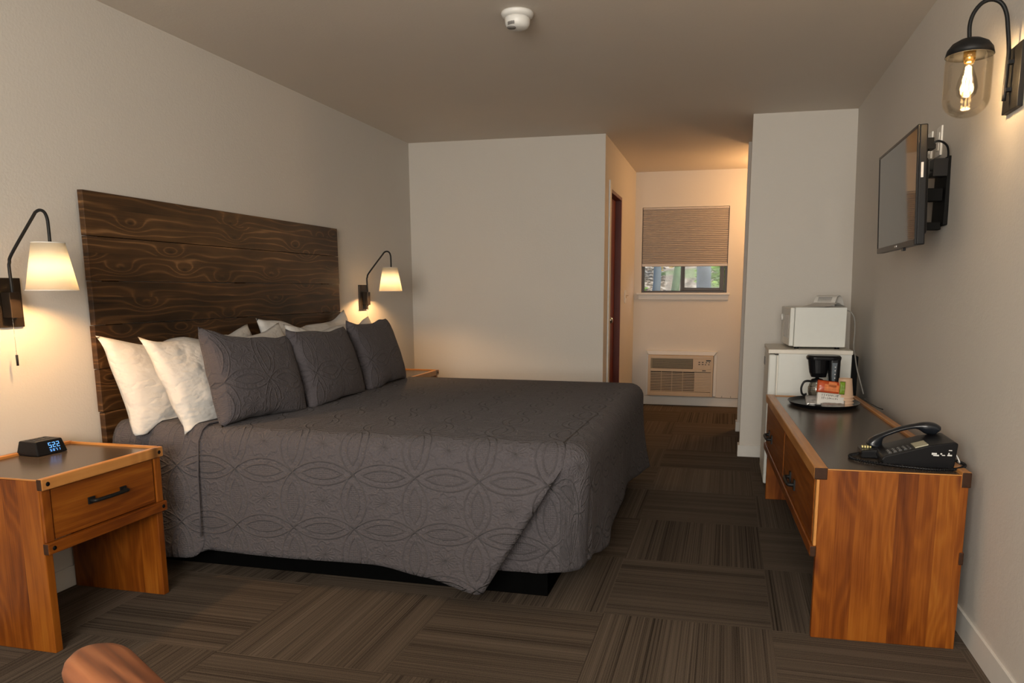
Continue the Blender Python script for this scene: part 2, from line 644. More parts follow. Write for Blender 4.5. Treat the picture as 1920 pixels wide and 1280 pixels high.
YF = -1.3
bm = B(); box(bm, -2.75, 1.05, YF - 0.15, 8.15, -0.1, 0); struct('floor', bm, M_carpet)
bm = B(); box(bm, -2.75, 1.05, YF - 1.2, 8.9, HC, HC + 0.12); struct('ceiling', bm, M_ceil)  # unseen overhang beyond the front wall, added to keep the sun out
bm = B(); box(bm, XL - 0.12, XL, YF, YB + 0.1, 0, HC); struct('wall_left', bm, M_wall)
bm = B(); prism(bm, [(xr(0), 0), (0.98, 0), (0.98, HC), (xr(HC), HC)], 'Y', YF, YN + 0.12); struct('wall_right', bm, M_wall)
bm = B(); box(bm, XL, XP - 0.1, YB, YB + 0.1, 0, HC)
box(bm, XP - 0.1, XP, YB, 6.285, 0, HC); box(bm, XP - 0.1, XP, 6.95, YN, 0, HC); box(bm, XP - 0.1, XP, 6.285, 6.95, 2.02, HC)
box(bm, XP - 0.9, XP - 0.86, 6.2, 7.05, 0, HC)
struct('wall_back', bm, M_wall)
wx0, wx1, wz0, wz1 = -0.880, -0.008, 1.175, 2.036
bm = B()
box(bm, XP - 0.1, wx0, YN, YN + 0.12, 0, HC); box(bm, wx1, 0.98, YN, YN + 0.12, 0, HC)
box(bm, wx0, wx1, YN, YN + 0.12, wz1, HC); box(bm, wx0, wx1, YN, YN + 0.12, 0, wz0)
struct('wall_alcove', bm, M_wall)
bm = B(); box(bm, 0.127, xr(1.2) + 0.04, 5.59, 5.70, 0, HC); struct('wall_partition', bm, M_wall)
bm = B(); box(bm, 0.123, xr(1.2) + 0.04, 6.60, 6.71, 0, HC); struct('wall_closet', bm, M_wall)
# wall behind the photographer, with the window that lights the room
bm = B()
box(bm, XL - 0.12, -1.4, YF - 0.12, YF, 0, HC); box(bm, 0.5, 0.98, YF - 0.12, YF, 0, HC)
box(bm, -1.4, 0.5, YF - 0.12, YF, 2.12, HC); box(bm, -1.4, 0.5, YF - 0.12, YF, 0, 0.88)
struct('wall_front', bm, M_wall)
# baseboards
bb = dict(bevel=0.003)
bm = B(); box(bm, XL, XL + 0.012, YF, YB, 0, 0.085); struct('baseboard_left', bm, M_trim, **bb)
bm = B(); prism(bm, [(xr(0) - 0.014, 0), (xr(0), 0), (xr(0.085), 0.085), (xr(0.085) - 0.010, 0.085)], 'Y', YF, 5.59); struct('baseboard_right', bm, M_trim)
bm = B(); box(bm, XL, XP, YB - 0.012, YB, 0, 0.085); struct('baseboard_back', bm, M_trim, **bb)
bm = B(); box(bm, XP, xr(0), YN - 0.014, YN, 0, 0.088); struct('baseboard_alcove', bm, M_trim, **bb)
bm = B(); box(bm, 0.115, 0.86, 5.578, 5.59, 0, 0.085); box(bm, 0.115, 0.127, 5.59, 5.70, 0, 0.085); struct('baseboard_partition', bm, M_trim, **bb)
bm = B(); box(bm, 0.111, 0.84, 6.588, 6.60, 0, 0.085); box(bm, 0.111, 0.123, 6.60, 6.71, 0, 0.085); struct('baseboard_closet', bm, M_trim, **bb)
bm = B(); box(bm, XP, XP + 0.012, 6.97, YN - 0.014, 0, 0.085); struct('baseboard_alcove_side', bm, M_trim, **bb)

# door in the alcove's left wall
bm = B()
box(bm, XP - 0.10, XP + 0.004, 6.285, 6.31, 0, 2.02); box(bm, XP - 0.10, XP + 0.004, 6.925, 6.95, 0, 2.02); box(bm, XP - 0.10, XP + 0.004, 6.31, 6.925, 1.99, 2.02)
d = struct('door_1', bm, M_red, bevel=0.002)
bm = B(); box(bm, XP - 0.085, XP - 0.05, 6.312, 6.923, 0.005, 1.988); obj('door_leaf', bm, M_red, d, bevel=0.002)
bm = B(); lathe(bm, [(0.0, 0), (0.012, 0), (0.012, 0.03), (0.026, 0.04), (0.028, 0.055), (0.018, 0.068), (0, 0.07)], (XP - 0.05, 6.38, 0.95), 20, mat=Matrix.Rotation(pi / 2, 4, 'Y')); obj('door_knob', bm, M_chrome, d)
bm = B(); box(bm, XP, XP + 0.012, 6.195, 6.275, 0, 2.075); struct('trim_1', bm, M_trim, bevel=0.002)

# window in the alcove
bm = B()
y0, y1 = YN + 0.03, YN + 0.085
box(bm, wx0, wx0 + 0.028, y0, y1, wz0, wz1); box(bm, wx1 - 0.028, wx1, y0, y1, wz0, wz1)
box(bm, wx0 + 0.028, wx1 - 0.028, y0, y1, wz0, wz0 + 0.02); box(bm, wx0 + 0.028, wx1 - 0.028, y0, y1, wz1 - 0.028, wz1)
box(bm, -0.478, -0.450, y0, y1, wz0 + 0.02, wz1 - 0.028)
w = struct('window_1', bm, M_frame, bevel=0.002)
bm = B()
sy0, sy1 = YN + 0.02, YN + 0.05
box(bm, -0.450, -0.435, sy0, sy1, wz0 + 0.02, wz1 - 0.028); box(bm, wx1 - 0.075, wx1 - 0.030, sy0, sy1, wz0 + 0.02, wz1 - 0.028)
box(bm, -0.435, wx1 - 0.075, sy0, sy1, wz0 + 0.02, wz0 + 0.05); box(bm, -0.435, wx1 - 0.075, sy0, sy1, wz1 - 0.06, wz1 - 0.028)
box(bm, -0.452, -0.440, sy0 - 0.01, sy0, 1.28, 1.32)
obj('sash_frame', bm, M_frame, w, bevel=0.002)
bm = B(); box(bm, wx0 + 0.025, -0.47, YN + 0.066, YN + 0.070, wz0 + 0.015, wz1 - 0.02); obj('window_pane', bm, M_glass, w)
bm = B(); box(bm, -0.440, wx1 - 0.07, YN + 0.036, YN + 0.040, wz0 + 0.04, wz1 - 0.05); obj('window_pane', bm, M_glass, w)
bm = B(); box(bm, -0.922, 0.024, YN - 0.04, YN + 0.028, wz0 - 0.022, wz0 - 0.001); box(bm, -0.905, 0.010, YN - 0.014, YN, wz0 - 0.072, wz0 - 0.022); obj('window_sill', bm, M_trim, w, bevel=0.003)

# pleated shade
sh = thing('window_shade', 'taupe pleated cellular shade pulled halfway down over the alcove window', 'window shade', (-0.44, YN, 1.44))
bm = B()
n = 30
z0, z1 = 1.468, 2.018
prev = None
top, bot = [], []
for i in range(2 * n + 1):
    z = z0 + (z1 - z0) * i / (2 * n)
    yy = 0.004 if i % 2 == 0 else -0.005
    a = bm.verts.new((wx0 + 0.008, YN + 0.008 + yy, z)); b_ = bm.verts.new((wx1 - 0.008, YN + 0.008 + yy, z))
    c = bm.verts.new((wx0 + 0.008, YN + 0.024 - yy, z)); d_ = bm.verts.new((wx1 - 0.008, YN + 0.024 - yy, z))
    if prev:
        bm.faces.new((prev[0], prev[1], b_, a)); bm.faces.new((prev[3], prev[2], c, d_))
    prev = (a, b_, c, d_)
obj('pleated_cloth', bm, M_blind, sh)
M_rail = plain('shade_rail', (0.46, 0.40, 0.35), 0.4, var=0.03)
bm = B(); box(bm, wx0 + 0.004, wx1 - 0.004, YN - 0.004, YN + 0.026, 1.442, 1.470); obj('bottom_rail', bm, M_rail, sh, bevel=0.003)
bm = B(); box(bm, wx0 + 0.006, wx1 - 0.006, YN, YN + 0.028, 2.016, 2.033); obj('head_rail', bm, M_rail, sh, bevel=0.002)

# light switch
sw = thing('light_switch', 'small beige light switch plate on the alcove side wall beside the red door', 'light switch', (XP, 7.36, 1.10))
bm = B(); box(bm, XP, XP + 0.007, 7.24, 7.36, 1.08, 1.20); obj('switch_plate', bm, M_whitep, sw, bevel=0.002)
bm = B(); box(bm, XP + 0.007, XP + 0.012, 7.315, 7.33, 1.125, 1.155); box(bm, XP + 0.01, XP + 0.03, 7.318, 7.327, 1.145, 1.155); obj('switch_toggle', bm, M_ac, sw, bevel=0.001)

# air conditioner
ax0, ax1, az0, az1 = -0.778, -0.114, 0.112, 0.532
ac = thing('air_conditioner', 'beige through-wall air conditioner below the alcove window', 'air conditioner', (-0.446, YN, az0))
yf = YN - 0.115
bm = B()
prism(bm, [(ax0, az0), (ax1, az0), (ax1, az1), (ax0, az1)], 'Y', yf + 0.018, YN)
# front bezel pieces
box(bm, ax0, ax0 + 0.028, yf, yf + 0.018, az0, az1); box(bm, ax1 - 0.020, ax1, yf, yf + 0.018, az0, az1)
box(bm, ax0 + 0.028, ax1 - 0.02, yf, yf + 0.018, az0, az0 + 0.045); box(bm, ax0 + 0.028, ax1 - 0.02, yf - 0.003, yf + 0.018, az1 - 0.040 - 0.125, az1 - 0.135)
box(bm, ax0 + 0.028, ax1 - 0.02, yf, yf + 0.018, az1 - 0.03, az1); box(bm, -0.318, ax1 - 0.02, yf - 0.001, yf + 0.018, az1 - 0.135, az1 - 0.03)
obj('housing', bm, M_ac, ac, bevel=0.002)
bm = B(); box(bm, ax0 + 0.028, -0.318, yf + 0.014, yf + 0.017, az1 - 0.135, az1 - 0.03)
box(bm, ax0 + 0.028, ax1 - 0.02, yf + 0.014, yf + 0.0175, az0 + 0.045, az1 - 0.165)
obj('vent_interior', bm, M_acd, ac)
bm = B()
for i in range(7):
    z = az1 - 0.128 + i * 0.0145
    box(bm, ax0 + 0.045, -0.322, yf + 0.003, yf + 0.014, z, z + 0.010)
box(bm, ax0 + 0.028, ax0 + 0.045, yf, yf + 0.016, az1 - 0.135, az1 - 0.03)
obj('outlet_louvre', bm, M_acv, ac)
bm = B()
zz = az0 + 0.050
while zz < az1 - 0.172:
    box(bm, ax0 + 0.028, -0.295, yf + 0.001, yf + 0.014, zz, zz + 0.0078)
    box(bm, -0.295, ax1 - 0.02, yf + 0.001, yf + 0.014, zz, zz + 0.0150)
    zz += 0.0168
for x in (-0.64, -0.53, -0.42, -0.298):
    box(bm, x, x + 0.004, yf, yf + 0.012, az0 + 0.045, az1 - 0.165)
obj('intake_grille', bm, M_ac, ac)
bm = B()
box(bm, -0.185, -0.138, yf - 0.003, yf, az1 - 0.052, az1 - 0.040)
for (x, z) in ((-0.262, .068), (-0.228, .068), (-0.188, .070), (-0.158, .068), (-0.262, .089), (-0.228, .089), (-0.197, .091), (-0.163, .090)):
    box(bm, x, x + (0.018 if x < -0.2 else 0.012), yf - 0.003, yf, az1 - z, az1 - z + 0.008)
box(bm, -0.222, -0.185, yf - 0.005, yf - 0.003, az1 - 0.153, az1 - 0.146)
pieces('control_button', bm, M_blackp, ac)
bm = B()
prism(bm, [(ax0 - 0.03, az1 + 0.045), (ax1 + 0.04, az1 + 0.045), (ax1 + 0.004, az1 + 0.002), (ax0 + 0.002, az1 + 0.002)], 'Y', YN - 0.07, YN)
box(bm, ax1 + 0.004, ax1 + 0.035, YN - 0.03, YN, az0 - 0.005, az1 + 0.002); box(bm, ax0 - 0.025, ax0 - 0.002, YN - 0.02, YN, az0 - 0.005, az1 + 0.002)
obj('wall_sleeve', bm, M_trim, ac, bevel=0.003)
bm = B(); tube(bm, spline([(ax1 - 0.01, YN - 0.03, 0.115), (ax1 + 0.02, YN - 0.018, 0.100), (ax1 + 0.05, YN - 0.02, 0.093), (0.0, YN - 0.020, 0.0925), (0.16, YN - 0.018, 0.0925)]), 0.004, 8)
for x in (-0.02, 0.07):
    box(bm, x, x + 0.006, YN - 0.022, YN, 0.094, 0.112)
obj('power_cord', bm, M_cord, ac)

# smoke detector
sd = thing('smoke_detector', 'round white smoke detector on the ceiling', 'smoke detector', (-0.93, 3.37, HC))
bm = B(); lathe(bm, [(0.0, 0), (0.069, 0), (0.071, -0.006), (0.067, -0.016), (0.058, -0.022), (0, -0.022)], (-0.93, 3.37, HC), 40); obj('base_plate', bm, M_whitep, sd)
bm = B(); lathe(bm, [(0, -0.022), (0.053, -0.022), (0.055, -0.030), (0.053, -0.048), (0.046, -0.060), (0.030, -0.066), (0, -0.066)], (-0.93, 3.37, HC), 40); obj('cover', bm, M_whitep, sd)
bm = B()
for i in range(7):
    a = -2.2 + i * 0.1
    box(bm, -0.002, 0.002, -0.001, 0.001, -0.008, 0.008, mat=Matrix.Translation((-0.93 + 0.052 * cos(a), 3.37 + 0.052 * sin(a), HC - 0.052)) @ Matrix.Rotation(a + pi / 2, 4, 'Z'))
lathe(bm, [(0, 0), (0.020, 0), (0.018, -0.004), (0, -0.004)], (-0.950, 3.345, HC - 0.065), 20)
obj('sounder_grille', bm, plain('grey_grille', (0.18, 0.17, 0.16), 0.6), sd)

# ---------------------------------------------------------------- headboard
hb = thing('headboard', 'tall headboard of dark stained pine planks fixed to the left wall', 'headboard', (XL, 3.65, 0.30))
bm = B()
zt = 1.607
k = 0
Yh0, Yh1 = 2.615, 4.682
rr = random.Random(3)
while zt > 0.42:
    ex = rr.uniform(-0.004, 0.004)
    box(bm, XL + 0.014, XL + 0.040, Yh0 + ex, Yh1 + rr.uniform(-0.004, 0.004), zt - 0.1802, zt)
    zt -= 0.1829
    k += 1
obj('planks', bm, M_planks, hb, bevel=0.0018)
bm = B()
for y in (2.75, 3.65, 4.55):
    box(bm, XL + 0.001, XL + 0.0135, y - 0.04, y + 0.04, 0.34, 1.585)
pieces('batten', bm, M_planks, hb)

# ---------------------------------------------------------------- nightstands


def nightstand(label, yc, group=None):
    y0, y1 = yc - 0.268, yc + 0.268
    xf, xb = -2.146, XL + 0.016
    t = thing('nightstand', label, 'nightstand', ((xf + xb) / 2, yc, 0))
    H = 0.60
    for ya, yb in ((y0, y0 + 0.030), (y1 - 0.030, y1)):
        bm = B(); box(bm, xb, xf, ya, yb, 0, H - 0.006); obj('side_panel', bm, M_pineZ, t, bevel=0.003)
    bm = B(); box(bm, xb + 0.024, xf, y0 + 0.006, y1 - 0.006, H - 0.018, H - 0.004); obj('tabletop', bm, M_laminate, t)
    bm = B(); box(bm, xb, xb + 0.024, y0, y1, H - 0.045, H + 0.006); obj('rear_rail', bm, M_pineTrim, t, bevel=0.003)
    bm = B()
    box(bm, xb + 0.024, xf, y0, y0 + 0.007, H - 0.0055, H - 0.001); box(bm, xb + 0.024, xf, y1 - 0.012, y1, H - 0.0055, H + 0.004)
    pieces('edge_strip', bm, M_pineTrimX, t, bevel=0.001)
    for za, zb in ((H - 0.036, H + 0.003), (0.347, 0.386)):
        bm = B(); box(bm, xf, xf + 0.022, y0 - 0.006, y1 + 0.004, za, zb)
        for f in bm.faces:
            if abs(f.normal.y) > 0.9:
                f.material_index = 1
        r = obj('front_rail', bm, [M_pineTrim if za > 0.5 else M_pineY, M_endgrain], t, bevel=0.004)
        bm = B()
        for yy in (y0 + 0.018, y1 - 0.018):
            lathe(bm, [(0.0, 0.0205), (0.0075, 0.0205), (0.0075, 0.0228), (0, 0.0228)], (xf, yy, (za + zb) / 2), 16, mat=Matrix.Rotation(pi / 2, 4, 'Y'))
        pieces('bolt_hole', bm, M_blackm, r)
    bm = B(); box(bm, xf, xf + 0.010, y0 + 0.002, y0 + 0.034, 0.386, H - 0.036); box(bm, xf, xf + 0.010, y1 - 0.034, y1 - 0.002, 0.386, H - 0.036)
    pieces('front_stile', bm, M_pineZy, t, bevel=0.002)
    bm = B(); box(bm, xf - 0.35, xf + 0.006, y0 + 0.040, y1 - 0.040, 0.388, H - 0.040)
    dr = obj('drawer', bm, M_pineY, t, bevel=0.002)
    bm = B()
    zc = 0.480
    pts = [(xf + 0.006, yc - 0.075, zc), (xf + 0.026, yc - 0.073, zc), (xf + 0.030, yc - 0.06, zc), (xf + 0.032, yc, zc), (xf + 0.030, yc + 0.06, zc), (xf + 0.026, yc + 0.073, zc), (xf + 0.006, yc + 0.075, zc)]
    tube(bm, spline(pts, 4), 0.007, 8)
    box(bm, xf + 0.006, xf + 0.011, yc - 0.086, yc - 0.058, zc - 0.012, zc + 0.012); box(bm, xf + 0.006, xf + 0.011, yc + 0.058, yc + 0.086, zc - 0.012, zc + 0.012)
    obj('drawer_pull', bm, M_black, dr)
    bm = B(); box(bm, xb, xb + 0.012, y0 + 0.03, y1 - 0.03, 0.36, H - 0.045); obj('back_panel', bm, M_pineY, t)
    return t


nightstand('orange pine nightstand with the digital clock on it, nearest the camera', 2.178)
nightstand('orange pine nightstand in the far corner, mostly hidden behind the bed', 5.118)

# digital clock
ck = thing('digital_clock', 'black wedge-shaped digital alarm clock with blue digits on the near nightstand', 'clock', (-2.50, 2.262, 0.597), radians(-4))
bm = B()
pts = [((-0.055, -0.062, 0.0), (0.055, -0.062, 0.0), (0.055, 0.062, 0.0), (-0.055, 0.062, 0.0)),
       ((-0.046, -0.054, 0.052), (0.038, -0.054, 0.052), (0.038, 0.054, 0.052), (-0.046, 0.054, 0.052))]
lo = [bm.verts.new(Vector(p) * 1.0) for p in pts[0]]
hi = [bm.verts.new(Vector(p) * 1.0) for p in pts[1]]
bm.faces.new(lo[::-1]); bm.faces.new(hi)
for i in range(4):
    bm.faces.new((lo[i], lo[(i + 1) % 4], hi[(i + 1) % 4], hi[i]))
obj('case', bm, M_blackp, ck, bevel=0.004, world=False)
bm = B()
tilt = Matrix.Translation((0.0468, 0, 0.026)) @ Matrix.Rotation(math.atan2(-0.017, 0.052), 4, 'Y')
SEG = {'5': 'afgcd', '2': 'abged', '0': 'abcdef', '1': 'bc', '7': 'abc'}


def digit(bm, ch, y, z, w, h, s, M):
    hw, hh = w / 2, h / 2
    D = dict(a=(-hw, hw, hh - s, hh), g=(-hw, hw, -s / 2, s / 2), d=(-hw, hw, -hh, -hh + s), f=(-hw, -hw + s, 0, hh), e=(-hw, -hw + s, -hh, 0), b=(hw - s, hw, 0, hh), c=(hw - s, hw, -hh, 0))
    for q in SEG[ch]:
        a0, a1, b0, b1 = D[q]
        box(bm, 0.0012, 0.0022, y + a0, y + a1, z + b0, z + b1, mat=M)


for i, ch in enumerate('522'):
    digit(bm, ch, -0.004 + i * 0.0165, 0.007, 0.011, 0.020, 0.0022, tilt)
for i, ch in enumerate('5071'):
    digit(bm, ch, -0.006 + i * 0.0115, -0.0125, 0.006, 0.009, 0.0013, tilt)
obj('digits', bm, M_digit, ck, world=False)
bm = B()
for i in range(5):
    box(bm, -0.030, -0.018, -0.04 + i * 0.018, -0.028 + i * 0.018, 0.052, 0.0535)
    box(bm, 0.0, 0.012, -0.04 + i * 0.018, -0.028 + i * 0.018, 0.052, 0.0535)
pieces('button', bm, M_dkgrey, ck, world=False)

# ---------------------------------------------------------------- bed
bed = thing('bed', 'king size bed with black base standing against the dark plank headboard', 'bed', (-1.5, 3.65, 0))
bm = B(); box(bm, -2.52, -0.650, 2.765, 4.52, 0, 0.158); obj('bed_base', bm, M_base, bed, bevel=0.004)
bm = B(); box(bm, -2.54, -0.545, 2.668, 4.600, 0.160, 0.36); obj('box_spring', bm, M_linen, bed, bevel=0.03, seg=4)
bm = B(); box(bm, -2.54, -0.520, 2.660, 4.610, 0.362, 0.612); obj('mattress', bm, M_linen, bed, bevel=0.05, seg=5)

# bedspread: sheet over the top, skirt round the sides, folded corner at the foot
XN0, XFT, YNR, YFR, ZT = -2.52, -0.475, 2.625, 4.645, 0.640
RC = 0.10


def lerp_tab(tab, x):
    if x <= tab[0][0]:
        return tab[0][1]
    for (a, b), (c, d) in zip(tab, tab[1:]):
        if x <= c:
            t = (x - a) / (c - a)
            t = t * t * (3 - 2 * t)
            return b + (d - b) * t
    return tab[-1][1]


HN = [(-2.52, 0.09), (-2.3, 0.088), (-2.15, 0.105), (-2.07, 0.128), (-1.7, 0.128), (-1.33, 0.130), (-1.1, 0.108), (-0.855, 0.074)]
HU = [(-1.2, 0.16), (-0.81, 0.139), (-0.67, 0.141), (-0.56, 0.156)]
HF = [(2.6, 0.165), (2.8, 0.17), (3.0, 0.130), (3.1, 0.125), (3.2, 0.165), (3.6, 0.172), (3.95, 0.175), (4.3, 0.150), (4.65, 0.13)]


class Cloth:
    def __init__(s):
        s.bm = bmesh.new()
        s.uv = s.bm.loops.layers.uv.new('UVMap')
        s.co = {}

    def v(s, p, uv):
        x = s.bm.verts.new(p)
        s.co[x] = uv
        return x

    def face(s, vs):
        try:
            f = s.bm.faces.new(vs)
        except ValueError:
            return
        f.smooth = True
        for l in f.loops:
            l[s.uv].uv = s.co[l.vert]


def skirt(cl, path, zb, offs, nt=26, wave=None):
    """path: list of (pt_top xy, pt_bottom xy, normal xy); hangs from the rounded top edge to the hem"""
    cols = []
    R = 0.075
    for i, (pt, pb, nrm) in enumerate(path):
        col = []
        prof = []
        for k in range(7):
            a = k / 6 * pi / 2
            prof.append((-R + R * sin(a), ZT - R + R * cos(a)))
        z_top = ZT - R
        zbot = zb[i]
        for k in range(1, nt + 1):
            t = k / nt
            prof.append((None, z_top + (zbot - z_top) * t))
        drop = 0
        lastp = None
        for (o_, z) in prof:
            if o_ is None:
                t = (z_top - z) / max(1e-6, z_top - zbot)
                full = (z_top - z) / (z_top - 0.08)
                base = Vector(pt).lerp(Vector(pb), t)
                of = offs(i, full) if offs else 0
                if wave:
                    of += wave(i, full, base)
            else:
                base = Vector(pt)
                of = o_
            p = Vector((base[0] + nrm[0] * of, base[1] + nrm[1] * of, z))
            if lastp is not None:
                drop += (p - lastp).length
            lastp = p
            u = base[0] + nrm[0] * (drop - R)
            v = base[1] + nrm[1] * (drop - R)
            col.append(cl.v(p, (u, v)))
        cols.append(col)
    for a, b in zip(cols, cols[1:]):
        for k in range(len(a) - 1):
            cl.face((a[k], a[k + 1], b[k + 1], b[k]))
    return cols


cl = Cloth()
R = 0.075
def waves(i, full, b):
    return (0.010 * sin(b[0] * 7 + 1.0) + 0.012 * noise.noise(Vector((b[0] * 2.2, b[1] * 2.2, full)))) * full


# near side panel, ending in the diagonal folded edge
path, zb = [], []
N = 110
for i in range(N + 1):
    t = i / N
    xt_, xb_ = XN0 + (-0.560 - XN0) * t, XN0 + (-0.855 - XN0) * t
    path.append(((xt_, YNR), (xb_, YNR), (0, -1)))
    zb.append(lerp_tab(HN, xb_))


def off_near(i, full):
    t = i / N
    e = max(0, (t - 0.55) / 0.45)
    return 0.012 * full + 0.052 * (e ** 2) * min(1, full * 5) + 0.006 * min(1, full * 5) - (0.02 * max(0, (t - 0.985) / 0.015) * min(1, full * 3))


nc = skirt(cl, path, zb, off_near, wave=waves)
# wrapped layer: under the fold, round the corner, along the foot, far corner, far side
path, zb = [], []
under = []
for i in range(30):
    x = -1.25 + (XFT - RC + 1.25) * i / 30
    path.append(((x, YNR + 0.010 * min(1, (30 - i) / 6)), (x, YNR + 0.010 * min(1, (30 - i) / 6)), (0, -1))); zb.append(lerp_tab(HU, x))
for i in range(13):
    a = -pi / 2 + pi / 2 * i / 12
    c = (XFT - RC + RC * cos(a), YNR + RC + RC * sin(a)); n_ = (cos(a), sin(a))
    path.append((c, c, n_)); zb.append(0.156 + 0.012 * i / 12)
for i in range(1, 80):
    y = YNR + RC + (YFR - YNR - 2 * RC) * i / 80
    path.append(((XFT, y), (XFT, y), (1, 0))); zb.append(lerp_tab(HF, y))
for i in range(13):
    a = pi / 2 * i / 12
    c = (XFT - RC + RC * cos(a), YFR - RC + RC * sin(a)); n_ = (cos(a), sin(a))
    path.append((c, c, n_)); zb.append(0.13)
for i in range(40):
    x = XFT - RC - (XFT - RC - XN0) * (i + 1) / 40
    path.append(((x, YFR), (x, YFR), (0, 1))); zb.append(0.13)


def off_wrap(i, full):
    b = 0.0
    if i < 36:
        b = -0.018 * min(1, full * 5)
    elif i < 44:
        b = -0.02 * full
    elif i < 124:
        y = YNR + RC + (YFR - YNR - 2 * RC) * (i - 43) / 80
        b = full * full * (0.03 * exp(-((y - 3.05) / 0.14) ** 2) + 0.012 * sin(y * 6) + 0.05 * max(0, (y - 3.9) / 0.7))
    else:
        b = 0.05 * full * full
    return b


wc = skirt(cl, path, zb, off_wrap, wave=lambda i, f, b: 0.012 * noise.noise(Vector((b[0] * 3, b[1] * 3, f * 1.5))) * f)
loop_ = [c[0] for c in nc] + [c[0] for c in wc[31:]]
for v_ in loop_:
    cl.co[v_] = (v_.co.x, v_.co.y)
cl.face(loop_)
for i in range(29):
    bmesh.ops.delete(cl.bm, geom=[v for v in wc[i][:7]], context='VERTS')
bs = thing('bedspread', 'dark grey quilted bedspread draped over the king bed, folded at the foot corner', 'bedspread', (-1.5, 3.65, 0.64))
sp = obj('quilted_cover', cl.bm, M_quilt, bs)
so = sp.modifiers.new('solid', 'SOLIDIFY'); so.thickness = 0.007; so.offset = 0

# head panel of the bedspread with its rounded hem corner
cl = Cloth()
path, zb = [], []
for i in range(41):
    t = i / 40
    xx = XN0 + (-2.098 - XN0) * t
    path.append(((xx, YNR - 0.002), (xx, YNR), (0, -1)))
    zc = lerp_tab([(-2.52, 0.075), (-2.3, 0.083), (-2.18, 0.088), (-2.16, 0.09)], xx)
    r_ = 0.075
    if xx > -2.098 - r_:
        dd = (xx + 2.098 + r_) / r_
        zc = 0.09 + r_ * (1 - sqrt(max(0, 1 - dd * dd)))
    zb.append(zc)
cols = skirt(cl, path, zb, lambda i, f: 0.012 * f + 0.020 * min(1, f * 6) + (-0.012 * max(0, (i - 37) / 3)), wave=waves)
tp = []
for i, (pt, _, _) in enumerate(path):
    c = cols[i]
    row = [c[0]]
    c[0].co.z += 0.008; c[1].co.z += 0.008; c[2].co.z += 0.006; c[3].co.z += 0.003
    for j in range(1, 16):
        y = YNR + 0.075 + (1.9) * j / 15
        row.append(cl.v((pt[0] - 0.004 * j * (1 if i == 40 else 1), y, ZT + 0.009), (pt[0], y)))
    tp.append(row)
for a, b in zip(tp, tp[1:]):
    for k in range(15):
        cl.face((a[k], b[k], b[k + 1], a[k + 1]))
hp = obj('head_panel', cl.bm, M_quilt, bs)
so = hp.modifiers.new('solid', 'SOLIDIFY'); so.thickness = 0.009; so.offset = 0
# corded hem along the panel seam
bm = B()
tube(bm, [v for v in [(-2.060, YNR + 0.16, ZT + 0.016), (-2.080, YNR + 0.10, ZT + 0.016), (-2.094, YNR + 0.06, ZT + 0.014), (-2.094, YNR + 0.02, ZT - 0.006), (-2.094, YNR - 0.01, ZT - 0.05), (-2.094, YNR - 0.026, 0.45), (-2.094, YNR - 0.032, 0.30), (-2.094, YNR - 0.036, 0.19)]], 0.0035, 6)
obj('seam_piping', bm, M_sham, bs)

# ---------------------------------------------------------------- pillows


def pillow(name, label, cat, w, h, T, center, lean, yaw, mat, seed, group=None, puff=0.42, pinch=0.07, wr=0.008, sag=0.10, roll=0.0, flange=0.0):
    cl = Cloth()
    n, m = 44, 34
    sheets = []
    for side in (1, -1):
        g = []
        for i in range(n + 1):
            r = []
            for j in range(m + 1):
                u, v = -1 + 2 * i / n, -1 + 2 * j / m
                ce = 1 - abs(u) ** 2.2
                de = 1 - abs(v) ** 2.2
                y = w / 2 * u * (1 - pinch * de * (abs(u) ** 3)) 
                z = h / 2 * v * (1 - pinch * 1.3 * ce * (abs(v) ** 3))
                th = T / 2 * (max(0, ce * de)) ** puff
                th *= 1 - sag * v
                q = Vector((y * 5 + seed * 3.1, z * 5, side * 1.3))
                wrk = noise.noise(q) * wr + noise.noise(q * 3.1) * wr * 0.45
                edge = min(1, 3 * (1 - max(abs(u), abs(v))))
                # wrinkles radiating from the corners
                cr = abs(u * v) ** 2
                wrk += sin((abs(u) - abs(v)) * 22 + seed) * 0.004 * cr
                x = side * (th + wrk * edge)
                y += 0.014 * noise.noise(Vector((seed, v * 2, u)))
                z += wr * 2.6 * noise.noise(Vector((seed + 9, u * 2.4, v * 0.5))) + 0.012 * (abs(u * v) ** 3) * (1 if v > 0 else -1) - (0.02 * ce if v > 0 and wr > 0.01 else 0) * v
                r.append((x, y, z, w / 2 * u, h / 2 * v))
            g.append(r)
        sheets.append(g)
    V = {}
    for s_, g in enumerate(sheets):
        for i in range(n + 1):
            for j in range(m + 1):
                if s_ == 1 and (i in (0, n) or j in (0, m)):
                    V[s_, i, j] = V[0, i, j]
                else:
                    x, y, z, a, b = g[i][j]
                    V[s_, i, j] = cl.v((x if not (i in (0, n) or j in (0, m)) else 0, y, z), (a, b))
    for s_ in (0, 1):
        for i in range(n):
            for j in range(m):
                q = (V[s_, i, j], V[s_, i + 1, j], V[s_, i + 1, j + 1], V[s_, i, j + 1])
                cl.face(q if s_ == 0 else q[::-1])
    M = Matrix.Translation(center) @ Matrix.Rotation(yaw, 4, 'Z') @ Matrix.Rotation(lean, 4, 'Y') @ Matrix.Rotation(roll, 4, 'X')
    bmesh.ops.transform(cl.bm, matrix=M, verts=cl.bm.verts)
    # the underside settles on the bed
    for v_ in cl.bm.verts:
        fl = ZT + (0.017 if v_.co.x < -2.05 else 0.005)
        if v_.co.y < YNR + 0.05:
            fl -= 0.045 * min(1, (YNR + 0.05 - v_.co.y) / 0.06)
        if v_.co.z < fl:
            v_.co.z = fl + (v_.co.z - fl) * 0.04
    o = obj(name, cl.bm, mat)
    return tag(o, label, cat, group)


